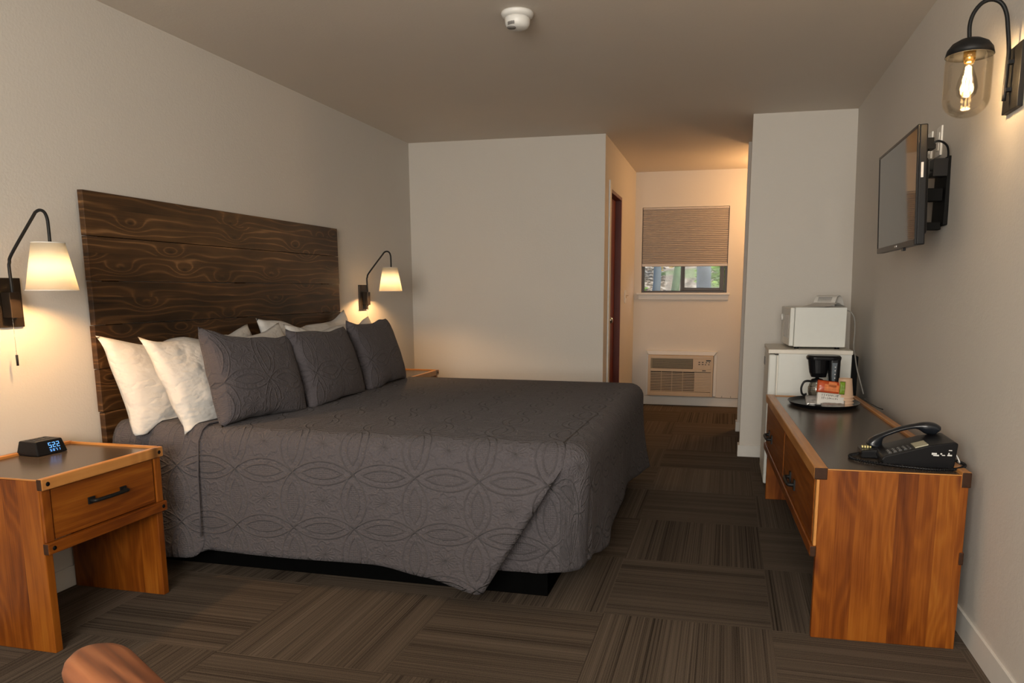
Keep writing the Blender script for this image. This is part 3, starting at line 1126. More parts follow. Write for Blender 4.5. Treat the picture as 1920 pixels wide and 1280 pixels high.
L = radians
GW, GG = 'white bed pillows', 'grey quilted cushions'
pillow('bed_pillow', 'white pillow leaning on the headboard, nearest the camera', 'pillow', 1.02, 0.46, 0.18, (-2.425, 3.075, 0.790), -L(19), 0, M_linen, 1, GW, roll=L(0), wr=0.014)
pillow('bed_pillow', 'white pillow against the headboard at the far end, behind another white pillow', 'pillow', 1.00, 0.47, 0.175, (-2.425, 4.15, 0.810), -L(17), 0, M_linen, 2, GW, wr=0.014)
pillow('bed_pillow', 'white pillow in front row, directly behind the nearest grey cushion', 'pillow', 1.02, 0.46, 0.17, (-2.245, 3.12, 0.808), -L(24), L(0), M_linen, 3, GW, roll=L(0.5), wr=0.014)
pillow('bed_pillow', 'white pillow in front row behind the two farther grey cushions', 'pillow', 1.02, 0.44, 0.165, (-2.25, 4.17, 0.812), -L(23), L(0), M_linen, 4, GW, wr=0.014)
pillow('cushion', 'grey quilted cushion nearest the camera, leaning on white pillows', 'cushion', 0.565, 0.40, 0.175, (-2.05, 2.975, 0.820), -L(17), -L(4), M_sham, 5, GG, roll=-L(6), puff=0.36, pinch=0.06, wr=0.005)
pillow('cushion', 'grey quilted cushion in the middle of the three', 'cushion', 0.64, 0.395, 0.165, (-2.020, 3.555, 0.812), -L(16), L(4), M_sham, 6, GG, roll=-L(1.5), puff=0.36, pinch=0.06, wr=0.005)
pillow('cushion', 'grey quilted cushion farthest from the camera, beside the far sconce', 'cushion', 0.62, 0.41, 0.165, (-2.055, 4.21, 0.822), -L(16), L(5), M_sham, 7, GG, puff=0.36, pinch=0.06, wr=0.005)

# ---------------------------------------------------------------- sconces with fabric shades


def sconce(label, yc, dz=0.0, group='shaded wall sconces', power=27):
    t = thing('wall_sconce', label, 'wall lamp', (XL, yc, 1.07 + dz), 0, group)
    X = XL
    bm = B(); box(bm, X, X + 0.012, yc - 0.064, yc + 0.064, 1.069 + dz, 1.250 + dz); obj('wall_plate', bm, M_bronze, t, bevel=0.002)
    bm = B(); box(bm, X + 0.012, X + 0.052, yc - 0.021, yc + 0.021, 1.105 + dz, 1.198 + dz); pieces('bracket', bm, M_bronze, t, bevel=0.002)
    bm = B()
    pts = [(X + 0.042, 1.10), (X + 0.042, 1.20), (X + 0.040, 1.285), (X + 0.044, 1.305), (X + 0.058, 1.335), (X + 0.168, 1.462), (X + 0.185, 1.480), (X + 0.205, 1.486), (X + 0.222, 1.478), (X + 0.231, 1.458), (X + 0.233, 1.43), (X + 0.233, 1.36)]
    tube(bm, spline([(p[0], yc, p[1] + dz) for p in pts], 5), 0.0055, 10)
    obj('arm', bm, M_black, t)
    xs = X + 0.224
    bm = B()
    zb_, zt_ = 1.203 + dz, 1.374 + dz
    lathe(bm, [(0.083, zb_), (0.052, zt_)], (xs, yc, 0), 48, cap=False)
    s = obj('lamp_shade', bm, M_shade, t, smooth=True)
    sm = s.modifiers.new('solid', 'SOLIDIFY'); sm.thickness = 0.0016; sm.offset = -1
    bm = B()
    for r_, z in ((0.0835, zb_ + 0.002), (0.0524, zt_ - 0.002)):
        tube(bm, [(xs + r_ * cos(a * pi / 24), yc + r_ * sin(a * pi / 24), z) for a in range(48)], 0.0016, 6, closed=True)
        if z < zt_ - 0.01:
            obj('shade_ring', bm, M_whitep, s); bm = B()
    for a in range(3):
        an = a * 2 * pi / 3
        tube(bm, [(xs, yc, zt_ - 0.012), (xs + 0.052 * cos(an), yc + 0.052 * sin(an), zt_ - 0.004)], 0.0015, 6)
    obj('shade_ring', bm, M_whitep, s)
    bm = B(); lathe(bm, [(0, 0.0), (0.016, 0.0), (0.016, -0.045), (0.012, -0.050), (0, -0.05)], (xs, yc, zt_ - 0.008), 20); obj('socket', bm, M_black, t)
    bm = B(); lathe(bm, [(0, -0.05), (0.012, -0.052), (0.016, -0.066), (0.026, -0.085), (0.027, -0.098), (0.018, -0.115), (0, -0.122)], (xs, yc, zt_ - 0.008), 24); obj('bulb', bm, M_bulb, t)
    bm = B()
    for i in range(46):
        z = 1.104 + dz - i * 0.003
        lathe(bm, [(0, -0.0013), (0.0012, 0), (0, 0.0013)], (X + 0.034, yc - 0.004, z), 6)
    tube(bm, [(X + 0.034, yc - 0.004, 1.105 + dz), (X + 0.034, yc - 0.004, 0.965 + dz)], 0.0006, 5)
    pc = obj('pull_chain', bm, M_chrome, t)
    bm = B(); tube(bm, [(X + 0.034, yc - 0.004, 0.968 + dz), (X + 0.034, yc - 0.004, 0.928 + dz)], 0.0042, 10); obj('pull_weight', bm, M_black, pc)
    lamp('bulb_light', 'POINT', (xs, yc, zt_ - 0.125), power, (1.0, 0.56, 0.23), parent=t, shadow_soft_size=0.022)
    return t


sconce('lit wall sconce with white tapered shade above the near nightstand', 2.252)
sconce('lit wall sconce with white tapered shade beyond the headboard', 5.09, -0.009)

# capsule glass sconce on the right wall
ys, Xr = 2.635, xr(1.82)
t = thing('glass_sconce', 'lit black wall sconce with clear glass capsule shade on the right wall', 'wall lamp', (Xr, ys, 1.73))
bm = B(); box(bm, Xr - 0.014, Xr + 0.004, ys - 0.066, ys + 0.064, 1.735, 1.918); obj('wall_plate', bm, M_black, t, bevel=0.002)
bm = B(); box(bm, Xr - 0.030, Xr - 0.012, ys - 0.01, ys + 0.01, 1.868, 1.878); box(bm, Xr - 0.030, Xr - 0.012, ys - 0.01, ys + 0.01, 1.790, 1.800); pieces('bracket', bm, M_black, t)
xg = 0.678
bm = B()
xa = Xr - 0.030
pts = [(xa, 1.765), (xa + 0.001, 1.86), (xa + 0.001, 1.91), (xa - 0.006, 1.965), (xa - 0.014, 2.010), (xa - 0.030, 2.040), (xa - 0.056, 2.052), (xa - 0.082, 2.044), (xa - 0.102, 2.018), (xa - 0.112 + 0.002, 1.985), (xg - 0.004, 1.945)]
tube(bm, spline([(p[0], ys, p[1]) for p in pts], 5), 0.0060, 12)
obj('arm', bm, M_black, t)
bm = B(); lathe(bm, [(0.0, 0.052), (0.012, 0.0515), (0.030, 0.046), (0.050, 0.035), (0.062, 0.019), (0.0665, 0.0), (0.0635, 0.0), (0.059, 0.014), (0.03, 0.035), (0, 0.04)], (xg, ys, 1.898), 40); obj('cap', bm, M_black, t, smooth=True)
bm = B()
prof = [(0.061, 0.0), (0.063, -0.02), (0.063, -0.125)]
for k in range(1, 9):
    a = k / 8 * pi / 2
    prof.append((0.063 * cos(a), -0.125 - 0.052 * sin(a)))
lathe(bm, prof, (xg, ys, 1.900), 48, cap=False)
g = obj('glass_shade', bm, M_lampglass, t, smooth=True)
so = g.modifiers.new('solid', 'SOLIDIFY'); so.thickness = 0.0022; so.offset = -1
bm = B(); lathe(bm, [(0, 0.012), (0.017, 0.012), (0.017, -0.010), (0.0135, -0.022), (0, -0.022)], (xg, ys, 1.900), 24); obj('socket', bm, plain('brass', (0.7, 0.45, 0.14), 0.25, 1.0), t)
bm = B(); lathe(bm, [(0.0125, -0.020), (0.015, -0.040), (0.026, -0.070), (0.030, -0.092), (0.026, -0.112), (0.012, -0.126), (0, -0.129)], (xg, ys, 1.900), 32, cap=False); obj('bulb', bm, M_lampglass, t, smooth=True)
bm = B()
for k in range(6):
    a = k * pi / 3
    tube(bm, [(xg + 0.006 * cos(a), ys + 0.006 * sin(a), 1.868), (xg + 0.013 * cos(a + 0.3), ys + 0.013 * sin(a + 0.3), 1.80)], 0.0019, 6)
tube(bm, [(xg, ys, 1.872), (xg, ys, 1.79)], 0.0024, 6)
obj('filament', bm, M_filament, t)
lamp('filament_light', 'POINT', (xg, ys, 1.835), 5.0, (1.0, 0.70, 0.40), parent=t, shadow_soft_size=0.02)

# ---------------------------------------------------------------- television
tv = thing('television', 'flat black television on a bracket high on the right wall', 'television', (0.645, 3.335, 1.36))
yA, yB_, zA, zB = 3.010, 3.720, 1.366, 1.782
TM = Matrix.Translation((0.64, 0, 1.575)) @ Matrix.Rotation(radians(-2.5), 4, 'Y') @ Matrix.Translation((-0.64, 0, -1.575))
bm = B(); box(bm, 0.645, 0.672, yA, yB_, zA, zB, mat=TM); obj('casing', bm, M_blackp, tv, bevel=0.004)
bm = B(); box(bm, 0.672, 0.700, yA + 0.09, yB_ - 0.09, zA + 0.04, zB - 0.10, mat=TM); obj('rear_housing', bm, M_blackp, tv, bevel=0.012)
bm = B()
bz = 0.011
box(bm, 0.638, 0.646, yA, yA + bz, zA, zB, mat=TM); box(bm, 0.638, 0.646, yB_ - bz, yB_, zA, zB, mat=TM)
box(bm, 0.638, 0.646, yA + bz, yB_ - bz, zB - bz, zB, mat=TM); box(bm, 0.638, 0.646, yA + bz, yB_ - bz, zA, zA + 0.022, mat=TM)
obj('bezel', bm, M_blackp, tv, bevel=0.002)
bm = B(); box(bm, 0.640, 0.645, yA + bz, yB_ - bz, zA + 0.022, zB - bz, mat=TM); obj('screen', bm, M_screen, tv)
bm = B(); box(bm, 0.6372, 0.6382, 3.31, 3.35, zA + 0.008, zA + 0.014, mat=TM); obj('badge', bm, M_silver, tv)
bm = B(); box(bm, 0.652, 0.660, yA - 0.0006, yA + 0.0002, 1.600, 1.652, mat=TM); obj('side_label', bm, M_silver, tv)
bm = B(); box(bm, 0.640, 0.650, 3.20, 3.235, zA - 0.012, zA, mat=TM); obj('sensor', bm, M_blackp, tv, bevel=0.002)
mt = 0.700
xw = xr(1.6)
bm = B()
box(bm, xw - 0.014, xw + 0.003, 3.29, 3.47, 1.455, 1.715)
box(bm, 0.700, 0.715, 3.22, 3.45, 1.45, 1.70)
box(bm, 0.715, xw - 0.010, 3.33, 3.37, 1.55, 1.60); box(bm, 0.715, xw - 0.010, 3.33, 3.37, 1.44, 1.47); box(bm, 0.72, 0.735, 3.28, 3.42, 1.47, 1.66)
obj('wall_bracket', bm, M_blackm, tv, bevel=0.003)
bm = B()
tube(bm, spline([(0.712, 3.26, 1.72), (0.745, 3.24, 1.76), (0.785, 3.25, 1.745), (0.797, 3.27, 1.70), (0.785, 3.28, 1.655), (0.74, 3.27, 1.66)]), 0.004, 8)
box(bm, 0.705, 0.745, 3.24, 3.30, 1.735, 1.752); box(bm, 0.715, 0.738, 3.24, 3.29, 1.752, 1.775)
box(bm, 0.745, 0.795, 3.25, 3.32, 1.635, 1.70)
obj('cables', bm, M_blackp, tv)
# cable plates on the wall behind the television
for i, (yc, za, zb_) in enumerate(((3.47, 1.74, 1.855), (3.62, 1.75, 1.86))):
    xw2 = xr(1.8)
    o_ = thing('wall_outlet', ('white wall outlet plate behind the television, the nearer one', 'white wall outlet plate behind the television, the farther one')[i], 'outlet', (xw2, yc, za), 0, 'outlets behind the television')
    bm = B(); box(bm, xw2 - 0.007, xw2 + 0.002, yc - 0.036, yc + 0.036, za, zb_); obj('cover_plate', bm, M_whitep, o_, bevel=0.002)
    bm = B(); box(bm, xw2 - 0.010, xw2 - 0.006, yc - 0.017, yc + 0.017, za + 0.02, za + 0.05); box(bm, xw2 - 0.010, xw2 - 0.006, yc - 0.017, yc + 0.017, za + 0.062, za + 0.092); pieces('socket_face', bm, M_whitep, o_, bevel=0.002)

# ---------------------------------------------------------------- desk
dk = thing('desk', 'long low orange pine desk with drawers and dark top along the right wall', 'desk', (0.326, 2.64, 0), radians(2.2))
DL, DW, DH = 1.835, 0.468, 0.610
kw = dict(world=False)
for ya, yb in ((0, 0.030), (DL - 0.03, DL)):
    bm = B(); box(bm, 0.004, DW, ya, yb, 0, DH - 0.006); obj('end_panel', bm, M_pineZ, dk, bevel=0.003, **kw)
bm = B(); box(bm, 0.004, DW - 0.024, 0.008, DL - 0.02, DH - 0.020, DH - 0.004); obj('desktop', bm, M_laminate, dk, **kw)
bm = B(); box(bm, 0.03, DW - 0.024, DL - 0.02, DL, DH - 0.0055, DH); box(bm, 0.006, DW - 0.024, 0.0, 0.008, DH - 0.0055, DH - 0.002); pieces('edge_strip', bm, M_pineTrimX, dk, bevel=0.001, **kw)
for nm, xa_, xb_, za, zb_ in (('front_rail', -0.016, 0.028, DH - 0.040, DH + 0.003), ('front_rail', -0.016, 0.006, 0.296, 0.335), ('rear_rail', DW - 0.024, DW + 0.006, DH - 0.045, DH + 0.008), ('rear_rail', DW - 0.012, DW + 0.004, 0.30, 0.345)):
    bm = B(); box(bm, xa_, xb_, -0.003, DL + 0.003, za, zb_)
    for f in bm.faces:
        if abs(f.normal.y) > 0.9:
            f.material_index = 1
    obj(nm, bm, [M_pineTrim if za > 0.5 else M_pineY, M_endgrain], dk, bevel=0.004, **kw)
bm = B(); box(bm, -0.006, 0.03, 0.925, 0.945, 0.335, DH - 0.04); box(bm, -0.006, 0.004, 0.0, 0.03, 0.335, DH - 0.04); box(bm, -0.006, 0.004, DL - 0.03, DL, 0.335, DH - 0.04); pieces('stile', bm, M_pineTrim, dk, bevel=0.002, **kw)
bm = B(); box(bm, DW - 0.014, DW - 0.004, 0.03, DL - 0.03, 0.31, DH - 0.045); obj('back_panel', bm, M_pineY, dk, **kw)
for ya, yb, yk in ((0.036, 0.920, 0.585), (0.950, DL - 0.036, 1.545)):
    bm = B(); box(bm, -0.008, 0.36, ya, yb, 0.339, DH - 0.044)
    dr = obj('drawer', bm, M_pineY, dk, bevel=0.002, **kw)
    bm = B()
    zc = 0.418
    tube(bm, spline([(-0.008, yk - 0.07, zc), (-0.030, yk - 0.068, zc), (-0.035, yk - 0.055, zc), (-0.037, yk, zc), (-0.035, yk + 0.055, zc), (-0.030, yk + 0.068, zc), (-0.008, yk + 0.07, zc)], 4), 0.008, 8)
    for s_ in (-1, 1):
        box(bm, -0.014, -0.008, yk + s_ * 0.07 - 0.014, yk + s_ * 0.07 + 0.014, zc - 0.022, zc + 0.022)
    obj('drawer_pull', bm, M_black, dr, **kw)

# ---------------------------------------------------------------- fridge
fx0, fx1, fy0, fy1, fh = 0.256, 0.722, 4.69, 5.20, 0.855
fr = thing('mini_fridge', 'white mini fridge between the desk and the partition wall', 'fridge', ((fx0 + fx1) / 2, (fy0 + fy1) / 2, 0))
bm = B(); box(bm, fx0 + 0.055, fx1, fy0 + 0.004, fy1 - 0.004, 0.025, fh - 0.022); obj('cabinet', bm, M_white, fr, bevel=0.004)
bm = B(); box(bm, fx0, fx0 + 0.048, fy0 + 0.002, fy1, 0.03, fh - 0.03); dr = obj('door', bm, M_white, fr, bevel=0.010, seg=3)
bm = B(); box(bm, fx0 + 0.048, fx0 + 0.055, fy0 + 0.008, fy1 - 0.01, 0.035, fh - 0.035); obj('door_gasket', bm, M_worktop, dr)
bm = B(); box(bm, fx0 + 0.035, fx0 + 0.055, fy0 + 0.003, fy0 + 0.03, fh - 0.034, fh - 0.024); obj('hinge', bm, M_blackp, dr)
bm = B(); box(bm, fx0 - 0.003, fx0 + 0.001, fy1 - 0.12, fy1 - 0.02, fh - 0.13, fh - 0.08); obj('door_label', bm, M_dkgrey, dr)
bm = B(); box(bm, fx0 - 0.004, fx1 + 0.003, fy0 - 0.003, fy1, fh - 0.024, fh); obj('top_panel', bm, M_worktop, fr, bevel=0.002)
bm = B(); box(bm, fx1, fx1 + 0.040, fy0 + 0.03, fy1 - 0.03, 0.05, fh - 0.035); obj('rear_grille', bm, M_blackm, fr, bevel=0.003)
bm = B()
for x in (fx0 + 0.08, fx1 - 0.05):
    for y in (fy0 + 0.04, fy1 - 0.04):
        lathe(bm, [(0, 0), (0.018, 0), (0.018, 0.026), (0, 0.026)], (x, y, 0), 14)
pieces('foot', bm, M_blackp, fr)

# ---------------------------------------------------------------- microwave
mx0, mx1, my0, my1, mz0, mz1 = 0.360, 0.682, 4.775, 5.185, fh + 0.012, 1.103
mw = thing('microwave', 'small white microwave oven on top of the mini fridge', 'microwave', ((mx0 + mx1) / 2, (my0 + my1) / 2, fh), radians(3))
bm = B(); box(bm, mx0 + 0.028, mx1, my0, my1, mz0, mz1); obj('oven_body', bm, M_white, mw, bevel=0.004)
bm = B(); box(bm, mx0, mx0 + 0.027, my0 + 0.002, my1 - 0.10, mz0 + 0.004, mz1 - 0.002); dr = obj('oven_door', bm, M_white, mw, bevel=0.006)
bm = B(); box(bm, mx0 - 0.001, mx0 + 0.001, my0 + 0.05, my1 - 0.14, mz0 + 0.05, mz1 - 0.05); obj('door_window', bm, plain('pale_grey_window', (0.42, 0.41, 0.39), 0.2), dr)
bm = B(); box(bm, mx0, mx0 + 0.027, my1 - 0.098, my1, mz0 + 0.004, mz1 - 0.002); cp = obj('control_panel', bm, M_white, mw, bevel=0.004)
bm = B()
for z in (mz0 + 0.165,):
    lathe(bm, [(0, 0), (0.022, 0), (0.020, -0.010), (0, -0.010)], (mx0, my1 - 0.049, z), 20, mat=Matrix.Rotation(pi / 2, 4, 'Y'))
pieces('dial', bm, M_whitep, cp)
bm = B()
for x in (mx0 + 0.05, mx1 - 0.04):
    for y in (my0 + 0.03, my1 - 0.03):
        lathe(bm, [(0, 0), (0.014, 0), (0.014, 0.013), (0, 0.013)], (x, y, fh), 12)
pieces('foot', bm, M_blackp, mw)
bm = B()
pts = [(mx1, my0 + 0.02, 1.085), (mx1 + 0.018, my0 + 0.0, 1.078), (mx1 + 0.040, my0 - 0.005, 1.04), (mx1 + 0.048, my0 - 0.005, 0.97), (mx1 + 0.047, my0 - 0.005, 0.88), (mx1 + 0.046, my0 - 0.06, 0.83),
       (mx1 + 0.050, my0 - 0.11, 0.76), (mx1 + 0.068, my0 - 0.14, 0.68), (mx1 + 0.088, my0 - 0.15, 0.61)]
tube(bm, spline(pts), 0.0038, 8)
obj('power_cord', bm, M_cord, mw)

# folded leaflet on the microwave
lf = thing('leaflet', 'white folded leaflet standing in a curl on top of the microwave', 'leaflet', (0.560, 4.93, 1.104), radians(48))
bm = B()


def sheet(bm, pts, y0, y1, sk=0.0, th=0.0012):
    P = spline([(p[0], 0, p[1]) for p in pts], 6)
    for a, b in zip(P, P[1:]):
        d = (b - a).normalized()
        n_ = Vector((-d.z, 0, d.x)) * th
        vs = [bm.verts.new((q.x + s_ * 0, yy, q.z)) for (q, yy, s_) in ((a, y0, 0), (b, y0, 0), (b, y1, 0), (a, y1, 0))]
        ws = [bm.verts.new((q.x + n_.x, yy, q.z + n_.z)) for (q, yy) in ((a, y0), (b, y0), (b, y1), (a, y1))]
        bm.faces.new(vs[::-1]); bm.faces.new(ws)
        for i in range(4):
            bm.faces.new((vs[i], vs[(i + 1) % 4], ws[(i + 1) % 4], ws[i]))


sheet(bm, [(0.550, 1.108), (0.556, 1.130), (0.572, 1.160), (0.592, 1.170), (0.612, 1.168), (0.628, 1.150), (0.640, 1.125), (0.648, 1.106)], 4.83, 4.98)
sheet(bm, [(0.43, 1.106), (0.48, 1.112), (0.53, 1.122), (0.56, 1.128), (0.60, 1.115), (0.64, 1.106)], 4.81, 4.97)
obj('paper', bm, M_paper, lf)
bm = B()
for i in range(5):
    box(bm, 0.5665 - i * 0.0024, 0.569 - i * 0.0024, 4.86, 4.955, 1.1585 - i * 0.006, 1.1605 - i * 0.006)
obj('printed_text', bm, M_ink, lf)

# ---------------------------------------------------------------- tray and what stands on it
TC = (0.514, 4.175)
DT = DH - 0.004
ty = thing('tray', 'black oval tray on the far end of the desk', 'tray', (TC[0], TC[1], DT))
bm = B()
lathe(bm, [(0.0, 0.0), (0.155, 0.0), (0.170, 0.008), (0.178, 0.021), (0.181, 0.021), (0.180, 0.017), (0.172, 0.005), (0.158, -0.0035 + 0.0036), (0, 0.0001)][:5] + [(0.174, 0.019), (0.166, 0.0085), (0.153, 0.004), (0, 0.004)], (TC[0], TC[1], DT), 64, sy=1.18)
obj('dish', bm, M_blackp, ty, smooth=True)
Z0 = DT + 0.0045

cm = thing('coffee_maker', 'small black drip coffee maker at the back of the tray', 'coffee maker', (0.54, 4.25, Z0))
SHIFT = [cm]
yc = 4.255


def roundrect(x0, x1, y0, y1, r, n=5):
    out = []
    for cx, cy, a0 in ((x1 - r, y1 - r, 0), (x0 + r, y1 - r, pi / 2), (x0 + r, y0 + r, pi), (x1 - r, y0 + r, 3 * pi / 2)):
        for k in range(n + 1):
            a = a0 + pi / 2 * k / n
            out.append((cx + r * cos(a), cy + r * sin(a)))
    return out


def loft(bm, secs, mi=0):
    rings = [[bm.verts.new((p[0], p[1], z)) for p in s_] for s_, z in secs]
    n_ = len(rings[0])
    fs = [bm.faces.new(rings[0][::-1]), bm.faces.new(rings[-1])]
    for a, b in zip(rings, rings[1:]):
        for i in range(n_):
            fs.append(bm.faces.new((a[i], a[(i + 1) % n_], b[(i + 1) % n_], b[i])))
    for f in fs:
        f.material_index = mi


bm = B(); loft(bm, [(roundrect(0.462, 0.632, yc - 0.062, yc + 0.062, 0.04), Z0), (roundrect(0.466, 0.630, yc - 0.060, yc + 0.060, 0.04), Z0 + 0.026)]); obj('base', bm, M_blackp, cm, bevel=0.002)
bm = B(); loft(bm, [(roundrect(0.572, 0.630, yc - 0.058, yc + 0.058, 0.018), Z0 + 0.026), (roundrect(0.565, 0.632, yc - 0.060, yc + 0.060, 0.02), Z0 + 0.25)]); rs = obj('water_tank', bm, M_blackp, cm, bevel=0.002)
bm = B(); prism(bm, [(0.588, Z0 + 0.095), (0.598, Z0 + 0.095), (0.612, Z0 + 0.225), (0.584, Z0 + 0.225)], 'Y', yc - 0.0615, yc - 0.057); obj('water_gauge', bm, plain('smoky_gauge', (0.10, 0.12, 0.14), 0.2), rs)
bm = B()
for i in range(5):
    box(bm, 0.598, 0.604, yc - 0.0625, yc - 0.0605, Z0 + 0.12 + i * 0.02, Z0 + 0.124 + i * 0.02)
obj('gauge_marks', bm, M_icon, rs)
bm = B(); loft(bm, [(roundrect(0.475, 0.560, yc - 0.035, yc + 0.035, 0.033), Z0 + 0.140), (roundrect(0.464, 0.566, yc - 0.052, yc + 0.052, 0.045), Z0 + 0.165), (roundrect(0.452, 0.568, yc - 0.060, yc + 0.060, 0.05), Z0 + 0.238)]); obj('brew_basket', bm, M_blackp, cm, bevel=0.002)
bm = B(); loft(bm, [(roundrect(0.445, 0.637, yc - 0.066, yc + 0.066, 0.05), Z0 + 0.238), (roundrect(0.443, 0.639, yc - 0.068, yc + 0.068, 0.05), Z0 + 0.252), (roundrect(0.452, 0.630, yc - 0.060, yc + 0.060, 0.045), Z0 + 0.262)]); obj('lid', bm, M_blackp, cm, bevel=0.002)
cf = thing('carafe', 'glass coffee carafe with black handle on the coffee maker', 'carafe', (0.512, yc, Z0 + 0.027))
zc = Z0 + 0.028
bm = B(); lathe(bm, [(0.035, 0.0), (0.044, 0.006), (0.050, 0.030), (0.050, 0.050), (0.042, 0.075), (0.034, 0.088)], (0.512, yc, zc), 32, cap=False); g = obj('glass_jug', bm, M_carafe, cf, smooth=True)
so = g.modifiers.new('solid', 'SOLIDIFY'); so.thickness = 0.002
bm = B(); lathe(bm, [(0, 0.086), (0.037, 0.086), (0.038, 0.092), (0.030, 0.100), (0.012, 0.104), (0.010, 0.110), (0, 0.110)], (0.512, yc, zc), 28); obj('jug_lid', bm, M_blackp, cf)
bm = B(); tube(bm, spline([(0.478, yc - 0.006, zc + 0.086), (0.455, yc - 0.012, zc + 0.088), (0.436, yc - 0.014, zc + 0.080), (0.424, yc - 0.014, zc + 0.050), (0.428, yc - 0.014, zc + 0.020), (0.440, yc - 0.012, zc + 0.010), (0.456, yc - 0.010, zc + 0.016)]), 0.0062, 8); obj('handle', bm, M_blackp, cf)
bm = B(); tube(bm, [(0.512 + 0.0505 * cos(a * pi / 16), yc + 0.0505 * sin(a * pi / 16), zc + 0.052) for a in range(32)], 0.002, 6, closed=True)
obj('metal_band', bm, M_chrome, cf)

# stack of upside-down paper cups
cg = 'paper cups nested upside down'
for i in range(4):
    c_ = B()
    zb_ = Z0 + i * 0.016
    lathe(c_, [(0.0475, 0.0), (0.048, 0.003), (0.0445, 0.0055), (0.042, 0.006), (0.032, 0.095), (0.029, 0.095), (0.029, 0.093), (0, 0.093)], (0.612, 4.14, zb_), 32, cap=False)
    o_ = obj('paper_cup', c_, M_cup, smooth=False)
    tag(o_, ('bottom', 'second lowest', 'second highest', 'top')[i] + ' pale paper cup in the upside-down stack on the tray', 'cup', cg)
    o_.scale = (1.0, 1.0, 1)

# snack packets


def packet(name, label, cat, c, w, h, th, rotz, lean, mats, seed, roll=0):
    bm = bmesh.new()
    n, m = 18, 12
    V = {}
    for s_ in (1, -1):
        for i in range(n + 1):
            for j in range(m + 1):
                u, v = -1 + 2 * i / n, -1 + 2 * j / m
                e = i in (0, n) or j in (0, m)
                if e and s_ < 0:
                    V[s_, i, j] = V[1, i, j]
                    continue
                tt = 0 if e else th / 2 * ((1 - abs(u) ** 6) * (1 - v * v)) ** 0.5 + 0.12 * th * noise.noise(Vector((u * 4 + seed, v * 4, s_)))
                V[s_, i, j] = bm.verts.new((w / 2 * u, -s_ * tt, h / 2 * v))
    for s_ in (1, -1):
        for i in range(n):
            for j in range(m):
                q = (V[s_, i, j], V[s_, i + 1, j], V[s_, i + 1, j + 1], V[s_, i, j + 1])
                f = bm.faces.new(q if s_ > 0 else q[::-1])
                f.smooth = True
    M = Matrix.Translation(c) @ Matrix.Rotation(rotz, 4, 'Z') @ Matrix.Rotation(lean, 4, 'X') @ Matrix.Rotation(roll, 4, 'Y')
    bmesh.ops.transform(bm, matrix=M, verts=bm.verts)
    o = obj(name, bm, mats)
    return tag(o, label, cat), M


po, PM = packet('snack_packet', 'orange-red snack packet propped up at the front of the tray', 'snack packet', (0.537, 4.125, Z0 + 0.096), 0.130, 0.066, 0.020, L(3), -L(14), M_orange, 1, L(6))
pg, _ = packet('snack_packet', 'small green packet between the orange packet and paper cups', 'snack packet', (0.590, 4.075, Z0 + 0.100), 0.026, 0.066, 0.016, L(8), -L(8), M_green, 2, L(4))
pw, PW = packet('tea_packet', 'white printed packet lying under the orange-red packet', 'packet', (0.540, 4.098, Z0 + 0.036), 0.140, 0.070, 0.014, L(2), -L(25), M_paper, 3, L(5))
bm = B()
rr = random.Random(5)
for row in range(2):
    x = -0.045
    while x < 0.035:
        h_ = rr.uniform(0.006, 0.012)
        box(bm, x, x + 0.002, -0.0085, -0.0075, 0.018 - row * 0.016 - h_ / 2, 0.018 - row * 0.016 + h_ / 2)
        if rr.random() < 0.6:
            box(bm, x, x + 0.006, -0.0085, -0.0075, 0.018 - row * 0.016 + h_ / 2 - 0.002, 0.018 - row * 0.016 + h_ / 2)
        x += rr.uniform(0.006, 0.011)
bmesh.ops.transform(bm, matrix=PW, verts=bm.verts)
obj('printed_text', bm, M_ink, pw)
bm = B()
for (a, b, c_, d_) in ((-0.028, 0.045, -0.022, 0.012), (-0.01, 0.03, 0.0, 0.026)):
    box(bm, a, b, -0.0112, -0.0100, c_, d_)
bmesh.ops.transform(bm, matrix=PM, verts=bm.verts)
obj('printed_patch', bm, plain('amber_print', (0.60, 0.16, 0.03), 0.35, var=0.6, scale=50), po, bevel=0.0)
packet('wrapped_condiment_kit', 'clear plastic-wrapped packet at the front of the tray, left of the white packet', 'packet', (0.462, 4.11, Z0 + 0.027), 0.090, 0.066, 0.024, -L(6), -L(48), M_foil, 4, L(-6))
packet('wrapped_condiment_kit', 'clear crinkled wrapper lying in front of the white packet', 'packet', (0.545, 4.035, Z0 + 0.012), 0.115, 0.050, 0.018, L(4), -L(70), M_foil, 8, L(2))
bm = B(); lathe(bm, [(0, 0), (0.013, 0), (0.017, 0.020), (0.019, 0.020), (0.019, 0.023), (0, 0.023)], (0.445, 4.040, Z0), 24)
tag(obj('creamer_cup', bm, M_whitep, smooth=False), 'small white creamer cup at the front left rim of the tray', 'creamer')

for o_ in (cm, cf):
    o_.scale = (0.9, 0.9, 0.96)
cm.location.x -= 0.028
cf.location.x -= 0.026
cf.location.z = Z0 + 0.0265

